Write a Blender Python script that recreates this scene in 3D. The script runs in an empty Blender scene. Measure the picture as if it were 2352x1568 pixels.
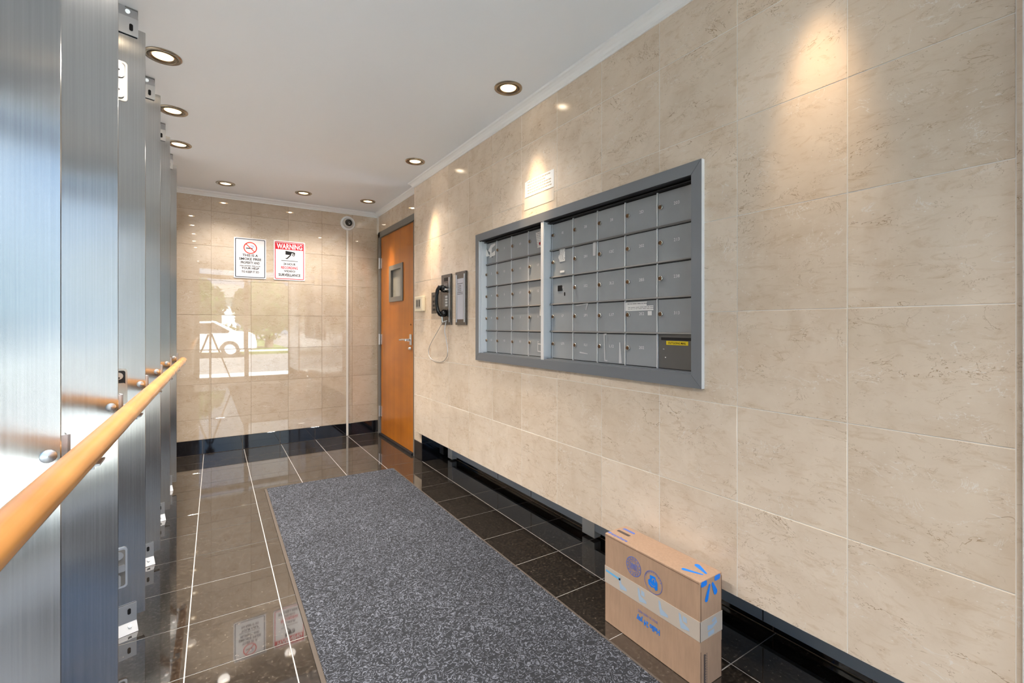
import bpy, bmesh, math, random
from mathutils import Vector, Matrix
random.seed(7)
S = bpy.context.scene
COL = S.collection
PI = math.pi

# ------------------------------------------------------------------ camera
YAW = .5811
cam_d = bpy.data.cameras.new('camera')
cam = bpy.data.objects.new('camera', cam_d)
COL.objects.link(cam)
cam.location = (0, 0, 1.126)
cam.rotation_euler = (PI/2, 0, -YAW)
cam_d.sensor_width = 36
cam_d.lens = 1056.7/2352*36
cam_d.shift_y = -36.6/2352
cam_d.clip_start = .02
S.camera = cam

# ------------------------------------------------------------------ world, sun, exposure
EXPO = 1.63
SKY = 1.0
SUN = 22.0
S.view_settings.view_transform = 'Standard'
S.view_settings.look = 'None'
S.view_settings.gamma = 1
S.view_settings.use_curve_mapping = False
S.view_settings.exposure = EXPO
w = bpy.data.worlds.new('world')
S.world = w
w.use_nodes = True
wn = w.node_tree.nodes
wl = w.node_tree.links
bg = wn['Background']
tc = wn.new('ShaderNodeTexCoord')
sp = wn.new('ShaderNodeSeparateXYZ')
rp = wn.new('ShaderNodeValToRGB')
wl.new(tc.outputs['Generated'], sp.inputs[0])
wl.new(sp.outputs['Z'], rp.inputs[0])
e = rp.color_ramp.elements
e[0].position = 0; e[0].color = (.46, .66, .94, 1)
e[1].position = .75; e[1].color = (.20, .38, .80, 1)
m_ = rp.color_ramp.elements.new(.25); m_.color = (.27, .48, .86, 1)
nz = wn.new('ShaderNodeTexNoise'); nz.inputs['Scale'].default_value = 3.0; nz.inputs['Detail'].default_value = 5
cr = wn.new('ShaderNodeValToRGB'); cr.color_ramp.elements[0].position = .54; cr.color_ramp.elements[1].position = .72
wl.new(tc.outputs['Generated'], nz.inputs['Vector']); wl.new(nz.outputs['Fac'], cr.inputs[0])
mxw = wn.new('ShaderNodeMix'); mxw.data_type = 'RGBA'
wl.new(cr.outputs['Color'], mxw.inputs['Factor']); wl.new(rp.outputs['Color'], mxw.inputs[6])
mxw.inputs[7].default_value = (1.0, 1.03, 1.08, 1)
wl.new(mxw.outputs[2], bg.inputs['Color'])
bg.inputs['Strength'].default_value = 1.0*SKY
sun_d = bpy.data.lights.new('sun', 'SUN'); sun_d.energy = SUN; sun_d.angle = .01; sun_d.color = (1, .97, .92)
sun = bpy.data.objects.new('sun', sun_d); COL.objects.link(sun)
sun.rotation_euler = (math.radians(-22), math.radians(38), 0)
LAMP_W = 14.0      # each recessed ceiling lamp
LAMP_C = (1, .93, .85)

# ------------------------------------------------------------------ helpers
def new_bm(): return bmesh.new()

def add_box(bm, x0, x1, y0, y1, z0, z1, bev=0, M=None):
    vs = [bm.verts.new((x, y, z)) for z in (z0, z1) for y in (y0, y1) for x in (x0, x1)]
    F = [(0,2,3,1), (4,5,7,6), (0,1,5,4), (2,6,7,3), (0,4,6,2), (1,3,7,5)]
    fs = [bm.faces.new([vs[i] for i in f]) for f in F]
    if bev:
        es = list({ed for f in fs for ed in f.edges})
        r = bmesh.ops.bevel(bm, geom=es, offset=bev, segments=1 if bev < .002 else 2, affect='EDGES', profile=.5)
        vs = list({v for f in r['faces'] for v in f.verts} | {v for v in vs if v.is_valid})
    if M is not None:
        bmesh.ops.transform(bm, matrix=M, verts=[v for v in vs if v.is_valid])

def add_cyl(bm, p0, p1, r0, r1=None, seg=24, caps=True):
    r1 = r0 if r1 is None else r1
    p0, p1 = Vector(p0), Vector(p1)
    d = (p1-p0).normalized()
    a = d.orthogonal().normalized(); b = d.cross(a)
    A, B = [], []
    for i in range(seg):
        t = 2*PI*i/seg
        o = a*math.cos(t)+b*math.sin(t)
        A.append(bm.verts.new(p0+o*r0)); B.append(bm.verts.new(p1+o*r1))
    for i in range(seg):
        j = (i+1) % seg
        bm.faces.new((A[i], A[j], B[j], B[i]))
    if caps:
        bm.faces.new(A[::-1]); bm.faces.new(B)

def add_lathe(bm, prof, M, seg=32, cap0=False, cap1=False):
    """prof: (r, h) list; axis +Z in M"""
    rings = []
    for r, h in prof:
        rings.append([bm.verts.new(M @ Vector((r*math.cos(2*PI*i/seg), r*math.sin(2*PI*i/seg), h))) for i in range(seg)])
    for a, b in zip(rings, rings[1:]):
        for i in range(seg):
            j = (i+1) % seg
            bm.faces.new((a[i], a[j], b[j], b[i]))
    if cap0: bm.faces.new(rings[0][::-1])
    if cap1: bm.faces.new(rings[-1])

def add_tube(bm, pts, r, seg=12, caps=True):
    pts = [Vector(p) for p in pts]
    rings = []; n = None
    for i, p in enumerate(pts):
        d = (pts[min(i+1, len(pts)-1)]-pts[max(i-1, 0)]).normalized()
        if n is None: n = d.orthogonal().normalized()
        n = (n-d*n.dot(d)).normalized(); b = d.cross(n)
        rr = r[i] if isinstance(r, (list, tuple)) else r
        rings.append([bm.verts.new(p+n*rr*math.cos(2*PI*k/seg)+b*rr*math.sin(2*PI*k/seg)) for k in range(seg)])
    for a, b in zip(rings, rings[1:]):
        for k in range(seg):
            j = (k+1) % seg
            bm.faces.new((a[k], a[j], b[j], b[k]))
    if caps:
        bm.faces.new(rings[0][::-1]); bm.faces.new(rings[-1])

def add_prism(bm, poly, M, h):
    """poly in local xy, extruded 0..h along local z"""
    A = [bm.verts.new(M @ Vector((x, y, 0))) for x, y in poly]
    B = [bm.verts.new(M @ Vector((x, y, h))) for x, y in poly]
    n = len(poly)
    bm.faces.new(A[::-1]); bm.faces.new(B)
    for i in range(n):
        j = (i+1) % n
        bm.faces.new((A[i], A[j], B[j], B[i]))

def rrect(w_, h_, r, n=5, cx=0, cy=0):
    out = []
    for sx, sy, a0 in ((1,1,0), (-1,1,90), (-1,-1,180), (1,-1,270)):
        for k in range(n+1):
            a = math.radians(a0+90*k/n)
            out.append((cx+sx*(w_/2-r)+r*math.cos(a), cy+sy*(h_/2-r)+r*math.sin(a)))
    return out

def ellipse(rx, ry, n=40, cx=0, cy=0):
    return [(cx+rx*math.cos(2*PI*i/n), cy+ry*math.sin(2*PI*i/n)) for i in range(n)]

def add_ring(bm, M, ro, ri, z, ry=1.0, n=40, w0=0, w1=2*PI):
    A = []
    full = abs(w1-w0-2*PI) < 1e-6
    m = n if full else n+1
    for i in range(m):
        t = w0+(w1-w0)*i/n
        A.append((bm.verts.new(M @ Vector((ro*math.cos(t), ro*ry*math.sin(t), z))), bm.verts.new(M @ Vector((ri*math.cos(t), ri*ry*math.sin(t), z)))))
    for i in range(n):
        a, b = A[i], A[(i+1) % m]
        bm.faces.new((a[0], b[0], b[1], a[1]))

def add_flat(bm, poly, M, z=0):
    bm.faces.new([bm.verts.new(M @ Vector((x, y, z))) for x, y in poly])

def link(o, parent=None):
    COL.objects.link(o)
    if parent is not None:
        o.parent = parent
    return o

def tag(o, label=None, cat=None, group=None, kind=None):
    if label: o['label'] = label
    if cat: o['category'] = cat
    if group: o['group'] = group
    if kind: o['kind'] = kind
    return o

def wloc(o):
    v = Vector((0, 0, 0)); 
    while o is not None:
        v = v+Vector(o.location); o = o.parent
    return v

STUFF = {'tape_lettering', 'printed_text', 'printed_lines', 'lettering', 'small_lettering', 'red_lettering', 'heading', 'round_emblem', 'emblem_line', 'spark_mark',
         'top_print', 'end_print', 'flap_edge', 'smoke_lines', 'camera_symbol', 'number', 'key', 'button', 'slider', 'rivet', 'prohibition_ring'}
def obj(name, bm, mat, parent=None, smooth=False, local=False, origin=None):
    """world-space bmesh -> object, its origin at the centre (or given), parent unrotated unless local"""
    bm.normal_update()
    me = bpy.data.meshes.new(name)
    if not local:
        c = Vector(origin) if origin is not None else None
        if c is None:
            xs = [v.co for v in bm.verts]
            c = Vector([(min(v[i] for v in xs)+max(v[i] for v in xs))/2 for i in range(3)])
        for v in bm.verts: v.co -= c
    bm.to_mesh(me); bm.free()
    mats = mat if isinstance(mat, (list, tuple)) else [mat]
    for m in mats: me.materials.append(m)
    if smooth:
        for p in me.polygons: p.use_smooth = True
        try: me.set_sharp_from_angle(angle=math.radians(35))
        except Exception: pass
    o = bpy.data.objects.new(name, me)
    if name in STUFF: o['kind'] = 'stuff'
    if not local:
        o.location = c-(wloc(parent) if parent is not None else Vector((0, 0, 0)))
    return link(o, parent)

def thing(name, label, cat, loc=(0, 0, 0), group=None, kind=None, rz=0):
    o = bpy.data.objects.new(name, None)
    o.empty_display_size = .05
    o.location = loc; o.rotation_euler = (0, 0, rz)
    link(o)
    return tag(o, label, cat, group, kind)

def bx(name, b, mat, parent=None, bev=0, **k):
    bm = new_bm(); add_box(bm, *b, bev=bev)
    return obj(name, bm, mat, parent, **k)

def copy_tree(o, parent=None):
    c = o.copy(); link(c, parent)
    for ch in list(o.children): copy_tree(ch, c)
    return c

# plane frames: x right as seen, y up, z towards the viewer
def frame_right(Y, Z, X):   # on a wall facing -X
    return Matrix(((0, 0, -1, X), (-1, 0, 0, Y), (0, 1, 0, Z), (0, 0, 0, 1)))
def frame_back(x, y, z):    # local of back wall, facing -Y
    return Matrix(((1, 0, 0, x), (0, 0, -1, y), (0, 1, 0, z), (0, 0, 0, 1)))

_txt = {}
def text_bm(bm, s, size, M, align='CENTER', bold=0.0, sx=1.0, width=None):
    key = (s, bold)
    if key not in _txt:
        cu = bpy.data.curves.new('t', 'FONT'); cu.body = s; cu.size = 1; cu.align_x = 'LEFT'
        cu.offset = bold; cu.resolution_u = 2
        to = bpy.data.objects.new('t', cu)
        COL.objects.link(to)
        me = bpy.data.meshes.new_from_object(to)
        vs = [tuple(v.co) for v in me.vertices]; fs = [tuple(p.vertices) for p in me.polygons]
        bpy.data.objects.remove(to); bpy.data.curves.remove(cu); bpy.data.meshes.remove(me)
        _txt[key] = (vs, fs)
    vs, fs = _txt[key]
    if not vs: return
    x0 = min(v[0] for v in vs); x1 = max(v[0] for v in vs)
    k = size*sx
    if width: k = width/(x1-x0)
    off = -(x0+x1)/2 if align == 'CENTER' else -x0
    nv = [bm.verts.new(M @ Vector(((v[0]+off)*k, v[1]*size, 0))) for v in vs]
    for f in fs:
        try: bm.faces.new([nv[i] for i in f])
        except ValueError: pass

# ------------------------------------------------------------------ materials
def mat(name, col=(.5, .5, .5), rough=.5, metal=0, ior=1.5, **k):
    m = bpy.data.materials.new(name); m.use_nodes = True
    b = m.node_tree.nodes['Principled BSDF']
    b.inputs['Base Color'].default_value = (*col, 1)
    b.inputs['Roughness'].default_value = rough
    b.inputs['Metallic'].default_value = metal
    b.inputs['IOR'].default_value = ior
    for kk, v in k.items(): b.inputs[kk.replace('_', ' ')].default_value = v
    return m
def N(m): return m.node_tree.nodes
def L(m): return m.node_tree.links
def B(m): return m.node_tree.nodes['Principled BSDF']

def ramp(m, stops):
    r = N(m).new('ShaderNodeValToRGB'); els = r.color_ramp.elements
    els[0].position, els[0].color = stops[0][0], (*stops[0][1], 1)
    els[1].position, els[1].color = stops[-1][0], (*stops[-1][1], 1)
    for p, c in stops[1:-1]:
        q = els.new(p); q.color = (*c, 1)
    return r
def mixc(m, fac, a, b, mode='MIX'):
    x = N(m).new('ShaderNodeMix'); x.data_type = 'RGBA'; x.blend_type = mode
    for i, v in ((0, fac), (6, a), (7, b)):
        if hasattr(v, 'node'): L(m).new(v, x.inputs[i])
        elif isinstance(v, (int, float)): x.inputs[i].default_value = v
        else: x.inputs[i].default_value = (*v, 1)
    return x.outputs[2]
def math_(m, op, a, b=0.0):
    x = N(m).new('ShaderNodeMath'); x.operation = op
    for i, v in ((0, a), (1, b)):
        if hasattr(v, 'node'): L(m).new(v, x.inputs[i])
        else: x.inputs[i].default_value = v
    return x.outputs[0]
def noise(m, vec, scale, detail=4, rough=.5, dist=0.0):
    n = N(m).new('ShaderNodeTexNoise')
    n.inputs['Scale'].default_value = scale; n.inputs['Detail'].default_value = detail
    n.inputs['Roughness'].default_value = rough; n.inputs['Distortion'].default_value = dist
    if vec is not None: L(m).new(vec, n.inputs['Vector'])
    return n.outputs['Fac']
def pos_random(m, k=37.0):
    g = N(m).new('ShaderNodeNewGeometry'); oi = N(m).new('ShaderNodeObjectInfo')
    s = math_(m, 'MULTIPLY', oi.outputs['Random'], k)
    v = N(m).new('ShaderNodeVectorMath'); v.operation = 'ADD'
    L(m).new(g.outputs['Position'], v.inputs[0]); L(m).new(s, v.inputs[1])
    return v.outputs[0], oi.outputs['Random']
def bump(m, h, strength, dist=.001):
    b = N(m).new('ShaderNodeBump'); b.inputs['Strength'].default_value = strength; b.inputs['Distance'].default_value = dist
    L(m).new(h, b.inputs['Height']); L(m).new(b.outputs[0], B(m).inputs['Normal'])

def marble(name, base, rough=.07):
    m = mat(name, rough=rough, ior=1.52)
    v, rnd = pos_random(m)
    tint = mixc(m, rnd, tuple(c*q for c, q in zip(base, (.94, .925, .90))), tuple(min(1, c*1.06) for c in base))
    n1 = noise(m, v, 7, 6, .6, .6)
    r1 = ramp(m, [(.32, (.92, .895, .86)), (.5, (1, 1, 1)), (.68, (1.05, 1.06, 1.07))]); L(m).new(n1, r1.inputs[0])
    c = mixc(m, 1.0, tint, r1.outputs[0], 'MULTIPLY')
    # fossil-like streaks
    mp = N(m).new('ShaderNodeMapping'); mp.inputs['Rotation'].default_value = (.85, .85, .6); mp.inputs['Scale'].default_value = (1, 1, 3.2)
    L(m).new(v, mp.inputs[0])
    n2 = noise(m, mp.outputs[0], 14, 8, .72, 1.0)
    r2 = ramp(m, [(.36, (.88, .83, .76)), (.47, (1, 1, 1)), (.62, (1, 1, 1)), (.72, (1.04, 1.05, 1.06))]); L(m).new(n2, r2.inputs[0])
    c = mixc(m, .8, c, r2.outputs[0], 'MULTIPLY')
    # thin brown veins
    def vein(scale, dist, thr, seed, amt, col):
        nonlocal c
        mp2 = N(m).new('ShaderNodeMapping'); mp2.inputs['Location'].default_value = (seed, seed*.7, seed*1.3)
        mp2.inputs['Rotation'].default_value = (.4+seed, .3, .2); mp2.inputs['Scale'].default_value = (1, 1, 1.8)
        L(m).new(v, mp2.inputs[0])
        a = noise(m, mp2.outputs[0], scale, 5, .62, dist)
        a = math_(m, 'ABSOLUTE', math_(m, 'SUBTRACT', a, .5))
        k = math_(m, 'LESS_THAN', a, thr)
        mk = noise(m, mp2.outputs[0], scale*.9, 2, .5)
        mk2 = math_(m, 'MULTIPLY', math_(m, 'SUBTRACT', mk, .50), 9)
        mk2 = math_(m, 'MINIMUM', math_(m, 'MAXIMUM', mk2, 0), 1)
        k = math_(m, 'MULTIPLY', math_(m, 'MULTIPLY', k, mk2), amt)
        c = mixc(m, k, c, col)
    vein(5.5, .8, .0034, 1.7, .75, (.36, .24, .135))
    vein(9, 1.0, .0046, 5.2, .55, (.40, .275, .165))
    vein(7, 1.2, .0050, 9.1, .5, (.86, .83, .79))
    # specks
    vo = N(m).new('ShaderNodeTexVoronoi'); vo.inputs['Scale'].default_value = 55
    mp3 = N(m).new('ShaderNodeMapping'); mp3.inputs['Scale'].default_value = (1, 1, 1.9); mp3.inputs['Rotation'].default_value = (.7, .2, .3)
    L(m).new(v, mp3.inputs[0]); L(m).new(mp3.outputs[0], vo.inputs['Vector'])
    k = math_(m, 'LESS_THAN', vo.outputs['Distance'], .13)
    k2 = math_(m, 'GREATER_THAN', noise(m, v, 60, 1), .56)
    c = mixc(m, math_(m, 'MULTIPLY', math_(m, 'MULTIPLY', k, k2), .45), c, (.40, .28, .17))
    k3 = math_(m, 'LESS_THAN', noise(m, v, 60, 1), .40)
    c = mixc(m, math_(m, 'MULTIPLY', math_(m, 'MULTIPLY', k, k3), .5), c, (.90, .88, .85))
    L(m).new(c, B(m).inputs['Base Color'])
    return m

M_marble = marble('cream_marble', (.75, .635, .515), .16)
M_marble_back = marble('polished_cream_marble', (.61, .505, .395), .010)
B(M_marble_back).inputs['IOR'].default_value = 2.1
M_grout = mat('cream_grout', (.88, .85, .80), .8)
M_grout_d = mat('tan_grout', (.36, .27, .19), .8)

def floor_tile_mat(name, c0, c1, rough, ior):
    m = mat(name, c0, rough, ior=ior)
    v, rnd = pos_random(m)
    n = noise(m, v, 90, 3, .6)
    r = ramp(m, [(.42, c0), (.60, c1), (.75, tuple(min(1, q*3.2) for q in c1))]); L(m).new(n, r.inputs[0])
    L(m).new(r.outputs[0], B(m).inputs['Base Color'])
    n2 = noise(m, v, 5, 4, .6)
    r2 = N(m).new('ShaderNodeMapRange'); r2.inputs['To Min'].default_value = rough*.6; r2.inputs['To Max'].default_value = rough*1.6
    L(m).new(n2, r2.inputs[0]); L(m).new(r2.outputs[0], B(m).inputs['Roughness'])
    return m
M_floor = floor_tile_mat('polished_black_floor_tile', (.020, .0165, .0140), (.040, .032, .025), .03, 2.4)
M_bounce = floor_tile_mat('pale_grey_bounce_tile', (.38, .40, .43), (.42, .44, .47), .15, 1.5)  # unseen entrance tiles, added pale to bounce light onto fins and ceiling
M_base = floor_tile_mat('polished_black_base_tile', (.004, .004, .006), (.008, .008, .011), .03, 1.75)
M_grout_f = mat('grey_grout', (.42, .40, .38), .75)
M_ceiling = mat('white_ceiling_paint', (.82, .86, .91), .55)
M_white = mat('white_gloss_paint', (.88, .89, .90), .3)
M_plaster = mat('grey_plaster', (.55, .55, .54), .6)
M_dark = mat('dark_void', (.006, .006, .008), .6)
M_black = mat('black_plastic', (.008, .008, .009), .14)
M_rubber = mat('brown_rubber', (.11, .09, .075), .9, Specular_IOR_Level=.1)

def steel(name, col=(.60, .60, .595), rough=.17, streak=1.0, aniso=.6):
    m = mat(name, col, rough, 1)
    t = N(m).new('ShaderNodeTexCoord')
    mp = N(m).new('ShaderNodeMapping'); mp.inputs['Scale'].default_value = (260, 260, 1.6)
    L(m).new(t.outputs['Object'], mp.inputs[0])
    n = noise(m, mp.outputs[0], 1.0, 4, .6)
    r = ramp(m, [(.3, tuple(c*(1-.10*streak) for c in col)), (.7, tuple(min(1, c*(1+.06*streak)) for c in col))]); L(m).new(n, r.inputs[0])
    L(m).new(r.outputs[0], B(m).inputs['Base Color'])
    mr = N(m).new('ShaderNodeMapRange'); mr.inputs['To Min'].default_value = rough*.8; mr.inputs['To Max'].default_value = rough*1.25
    L(m).new(n, mr.inputs[0]); L(m).new(mr.outputs[0], B(m).inputs['Roughness'])
    # slight waviness of thin sheet
    mp2 = N(m).new('ShaderNodeMapping'); mp2.inputs['Scale'].default_value = (3, 3, 2.2)
    L(m).new(t.outputs['Object'], mp2.inputs[0])
    h2 = noise(m, mp2.outputs[0], 1.4, 1, .4)
    h = math_(m, 'ADD', math_(m, 'MULTIPLY', n, .004*streak), h2)
    bump(m, h, 1.0, .004)
    B(m).inputs['Anisotropic'].default_value = aniso
    return m
M_steel = steel('brushed_stainless_steel', (.47, .47, .465), .21, aniso=.9)
tg = N(M_steel).new('ShaderNodeCombineXYZ'); tg.inputs[0].default_value = .951; tg.inputs[1].default_value = .309
L(M_steel).new(tg.outputs[0], B(M_steel).inputs['Tangent'])
M_bracket = mat('bright_zinc_plate', (.56, .57, .59), .45, 1)
M_bolt = mat('steel_bolt', (.80, .82, .84), .35, 1)
M_latch = mat('nickel_latch', (.46, .42, .37), .3, 1)
M_alu = mat('grey_anodised_aluminium', (.22, .24, .27), .34, .35)
M_alu_b = mat('silver_and_lit_aluminium', (.86, .89, .93), .3, .35)  # silver parts; also puts window light into the mailbox return colours
def noisy(m, amt=.06, scale=8):
    v, rnd = pos_random(m)
    c = tuple(B(m).inputs['Base Color'].default_value)[:3]
    n = noise(m, v, scale, 4, .6)
    r = ramp(m, [(.3, tuple(q*(1-amt) for q in c)), (.7, tuple(min(1, q*(1+amt)) for q in c))]); L(m).new(n, r.inputs[0])
    L(m).new(r.outputs[0], B(m).inputs['Base Color'])
    return m
M_box = noisy(mat('grey_mailbox_paint', (.325, .352, .378), .42, .15), .05)
M_box_d = noisy(mat('dark_grey_mailbox_panel', (.16, .16, .155), .38, .4), .06)
M_shelf = mat('mailbox_rail_metal', (.24, .235, .23), .5, .3)
M_num = mat('white_number', (.85, .86, .86), .5)
M_brass = mat('bronze_lock', (.17, .095, .05), .3, .8)
M_nickel = mat('nickel_ring', (.80, .76, .68), .25, 1)
M_paper = mat('white_paper', (.86, .86, .85), .6)
M_ink = mat('grey_ink', (.30, .30, .31), .6)
M_tape = mat('clear_tape', (.80, .80, .79), .2)
M_yellow = mat('yellow_label', (.90, .68, .01), .45)
M_heater = mat('grey_blue_heater_paint', (.36, .42, .50), .2)
M_heater_l = mat('pale_grey_metal', (.62, .64, .66), .3)
M_frame = mat('grey_door_frame_paint', (.165, .16, .15), .42)
M_plate = noisy(mat('dark_bronze_plate', (.13, .12, .11), .32, .8), .2, 60)
M_beige = mat('beige_plastic', (.82, .76, .60), .4)
M_red = mat('red_print', (.62, .015, .03), .7, Specular_IOR_Level=.1)
M_redo = mat('orange_red_print', (.80, .05, .03), .7, Specular_IOR_Level=.1)
M_navy = mat('navy_print', (.03, .045, .07), .7, Specular_IOR_Level=.1)
M_inkb = mat('black_print', (.02, .02, .022), .7, Specular_IOR_Level=.1)
M_sign = mat('white_sign_plastic', (.80, .80, .83), .6, Specular_IOR_Level=.2)
M_bright = mat('chrome', (.85, .87, .9), .12, 1)
M_lampring = mat('bronze_lamp_ring', (.17, .125, .08), .3, .9)
M_lampring2 = mat('nickel_lamp_ring', (.42, .36, .28), .25, 1)

def wood(name, c0, c1, rough, axis=1, scale=1.0):
    m = mat(name, c0, rough)
    t = N(m).new('ShaderNodeTexCoord')
    mp = N(m).new('ShaderNodeMapping')
    sc = [26*scale]*3; sc[axis] = 1.1*scale
    mp.inputs['Scale'].default_value = sc
    L(m).new(t.outputs['Object'], mp.inputs[0])
    n = noise(m, mp.outputs[0], 1, 5, .6, .4)
    r = ramp(m, [(.25, c1), (.5, c0), (.75, tuple(min(1, q*1.16) for q in c0))]); L(m).new(n, r.inputs[0])
    mp2 = N(m).new('ShaderNodeMapping'); sc2 = [1.0]*3; sc2[axis] = 2.5; mp2.inputs['Scale'].default_value = sc2
    L(m).new(t.outputs['Object'], mp2.inputs[0])
    n2 = noise(m, mp2.outputs[0], 2.2, 3, .5)
    r2 = ramp(m, [(.3, (.86, .84, .80)), (.7, (1.08, 1.1, 1.12))]); L(m).new(n2, r2.inputs[0])
    L(m).new(mixc(m, 1.0, r.outputs[0], r2.outputs[0], 'MULTIPLY'), B(m).inputs['Base Color'])
    return m
M_rail = wood('maple_handrail', (.54, .245, .068), (.42, .175, .045), .24)
M_door = wood('orange_maple_veneer', (.46, .150, .011), (.38, .115, .008), .30, axis=2, scale=.6)

def carpet():
    m = mat('charcoal_loop_carpet', (.06, .06, .07), .95)
    g = N(m).new('ShaderNodeNewGeometry')
    n0 = N(m).new('ShaderNodeTexNoise'); n0.inputs['Scale'].default_value = 48; n0.inputs['Detail'].default_value = 1.5; n0.inputs['Distortion'].default_value = .5
    L(m).new(g.outputs['Position'], n0.inputs['Vector'])
    # worm-like squiggles: contour bands of a smooth noise
    s = math_(m, 'MULTIPLY', n0.outputs['Fac'], 34)
    s = math_(m, 'SINE', s)
    n3 = noise(m, g.outputs['Position'], 230, 2, .6)
    s2 = math_(m, 'ADD', s, math_(m, 'MULTIPLY', math_(m, 'SUBTRACT', n3, .5), 2.6))
    mr = N(m).new('ShaderNodeMapRange'); mr.inputs['From Min'].default_value = -1.2; mr.inputs['From Max'].default_value = 1.5
    L(m).new(s2, mr.inputs[0])
    r = ramp(m, [(.35, (.018, .020, .025)), (.60, (.042, .045, .055)), (.82, (.115, .124, .15)), (1, (.25, .265, .31))])
    L(m).new(mr.outputs[0], r.inputs[0])
    big = noise(m, g.outputs['Position'], 3, 3, .5)
    rb = ramp(m, [(.3, (.85, .85, .86)), (.7, (1.15, 1.15, 1.15))]); L(m).new(big, rb.inputs[0])
    L(m).new(mixc(m, 1.0, r.outputs[0], rb.outputs[0], 'MULTIPLY'), B(m).inputs['Base Color'])
    bump(m, s2, .6, .0016)
    return m
M_carpet = carpet()

def cardboard(name, c):
    m = mat(name, c, .72)
    v, rnd = pos_random(m, 0)
    mp = N(m).new('ShaderNodeMapping'); mp.inputs['Scale'].default_value = (1, 1, .12); L(m).new(v, mp.inputs[0])
    n = noise(m, mp.outputs[0], 120, 3, .6)
    r = ramp(m, [(.3, tuple(q*.93 for q in c)), (.7, tuple(q*1.05 for q in c))]); L(m).new(n, r.inputs[0])
    n2 = noise(m, v, 9, 3); r2 = ramp(m, [(.3, (.94, .94, .94)), (.7, (1.04, 1.04, 1.04))]); L(m).new(n2, r2.inputs[0])
    L(m).new(mixc(m, 1.0, r.outputs[0], r2.outputs[0], 'MULTIPLY'), B(m).inputs['Base Color'])
    return m
M_card = cardboard('brown_cardboard', (.46, .30, .20))
M_card_d = mat('cardboard_edge', (.16, .09, .055), .8)
M_blue = mat('bright_blue_print', (.005, .23, .90), .5)
M_blue_p = mat('faded_blue_print', (.13, .19, .55), .6)
M_blue_l = mat('pale_blue_print', (.30, .50, .78), .35)
M_blue_m = mat('cyan_blue_print', (.16, .50, .85), .35)
M_ptape = mat('whitish_packing_tape', (.58, .50, .425), .30)

def glass(name, tint=(.93, .97, .96)):
    m = bpy.data.materials.new(name); m.use_nodes = True
    nt = m.node_tree; nt.nodes.clear()
    out = nt.nodes.new('ShaderNodeOutputMaterial'); mx = nt.nodes.new('ShaderNodeMixShader')
    tr = nt.nodes.new('ShaderNodeBsdfTransparent'); gl = nt.nodes.new('ShaderNodeBsdfGlossy'); fr = nt.nodes.new('ShaderNodeFresnel')
    tr.inputs[0].default_value = (*tint, 1); gl.inputs['Roughness'].default_value = 0.0; fr.inputs[0].default_value = 1.5
    nt.links.new(fr.outputs[0], mx.inputs[0]); nt.links.new(tr.outputs[0], mx.inputs[1]); nt.links.new(gl.outputs[0], mx.inputs[2])
    nt.links.new(mx.outputs[0], out.inputs[0])
    return m
M_glass = glass('clear_glass')
def emit(name, col, s):
    m = bpy.data.materials.new(name); m.use_nodes = True
    b = B(m); b.inputs['Base Color'].default_value = (*col, 1)
    b.inputs['Emission Color'].default_value = (*col, 1); b.inputs['Emission Strength'].default_value = s
    return m
M_lens = emit('lit_lamp_lens', (1, .66, .32), 1.6)
M_bulb = emit('lit_lamp_core', (1, .90, .72), 9)

# ------------------------------------------------------------------ dimensions
CEIL = 2.305; MTOP = 2.266          # ceiling, top of marble
WX = 1.4117                         # face of the right cladding
DX = 1.475                          # door wall
EY = 3.624                          # far end of the cladding
B0 = (0, 4.853); BT = 0.0   # the back wall        # back wall: point and angle
P = .305

def sub_rect(rs, h):
    """subtract hole h=(a0,a1,b0,b1) from list of rects"""
    out = []
    for a0, a1, b0, b1 in rs:
        if a1 <= h[0] or a0 >= h[1] or b1 <= h[2] or b0 >= h[3]:
            out.append((a0, a1, b0, b1)); continue
        if b0 < h[2]: out.append((a0, a1, b0, h[2]))
        if b1 > h[3]: out.append((a0, a1, h[3], b1))
        c0, c1 = max(b0, h[2]), min(b1, h[3])
        if a0 < h[0]: out.append((a0, h[0], c0, c1))
        if a1 > h[1]: out.append((h[1], a1, c0, c1))
    return out

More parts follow.
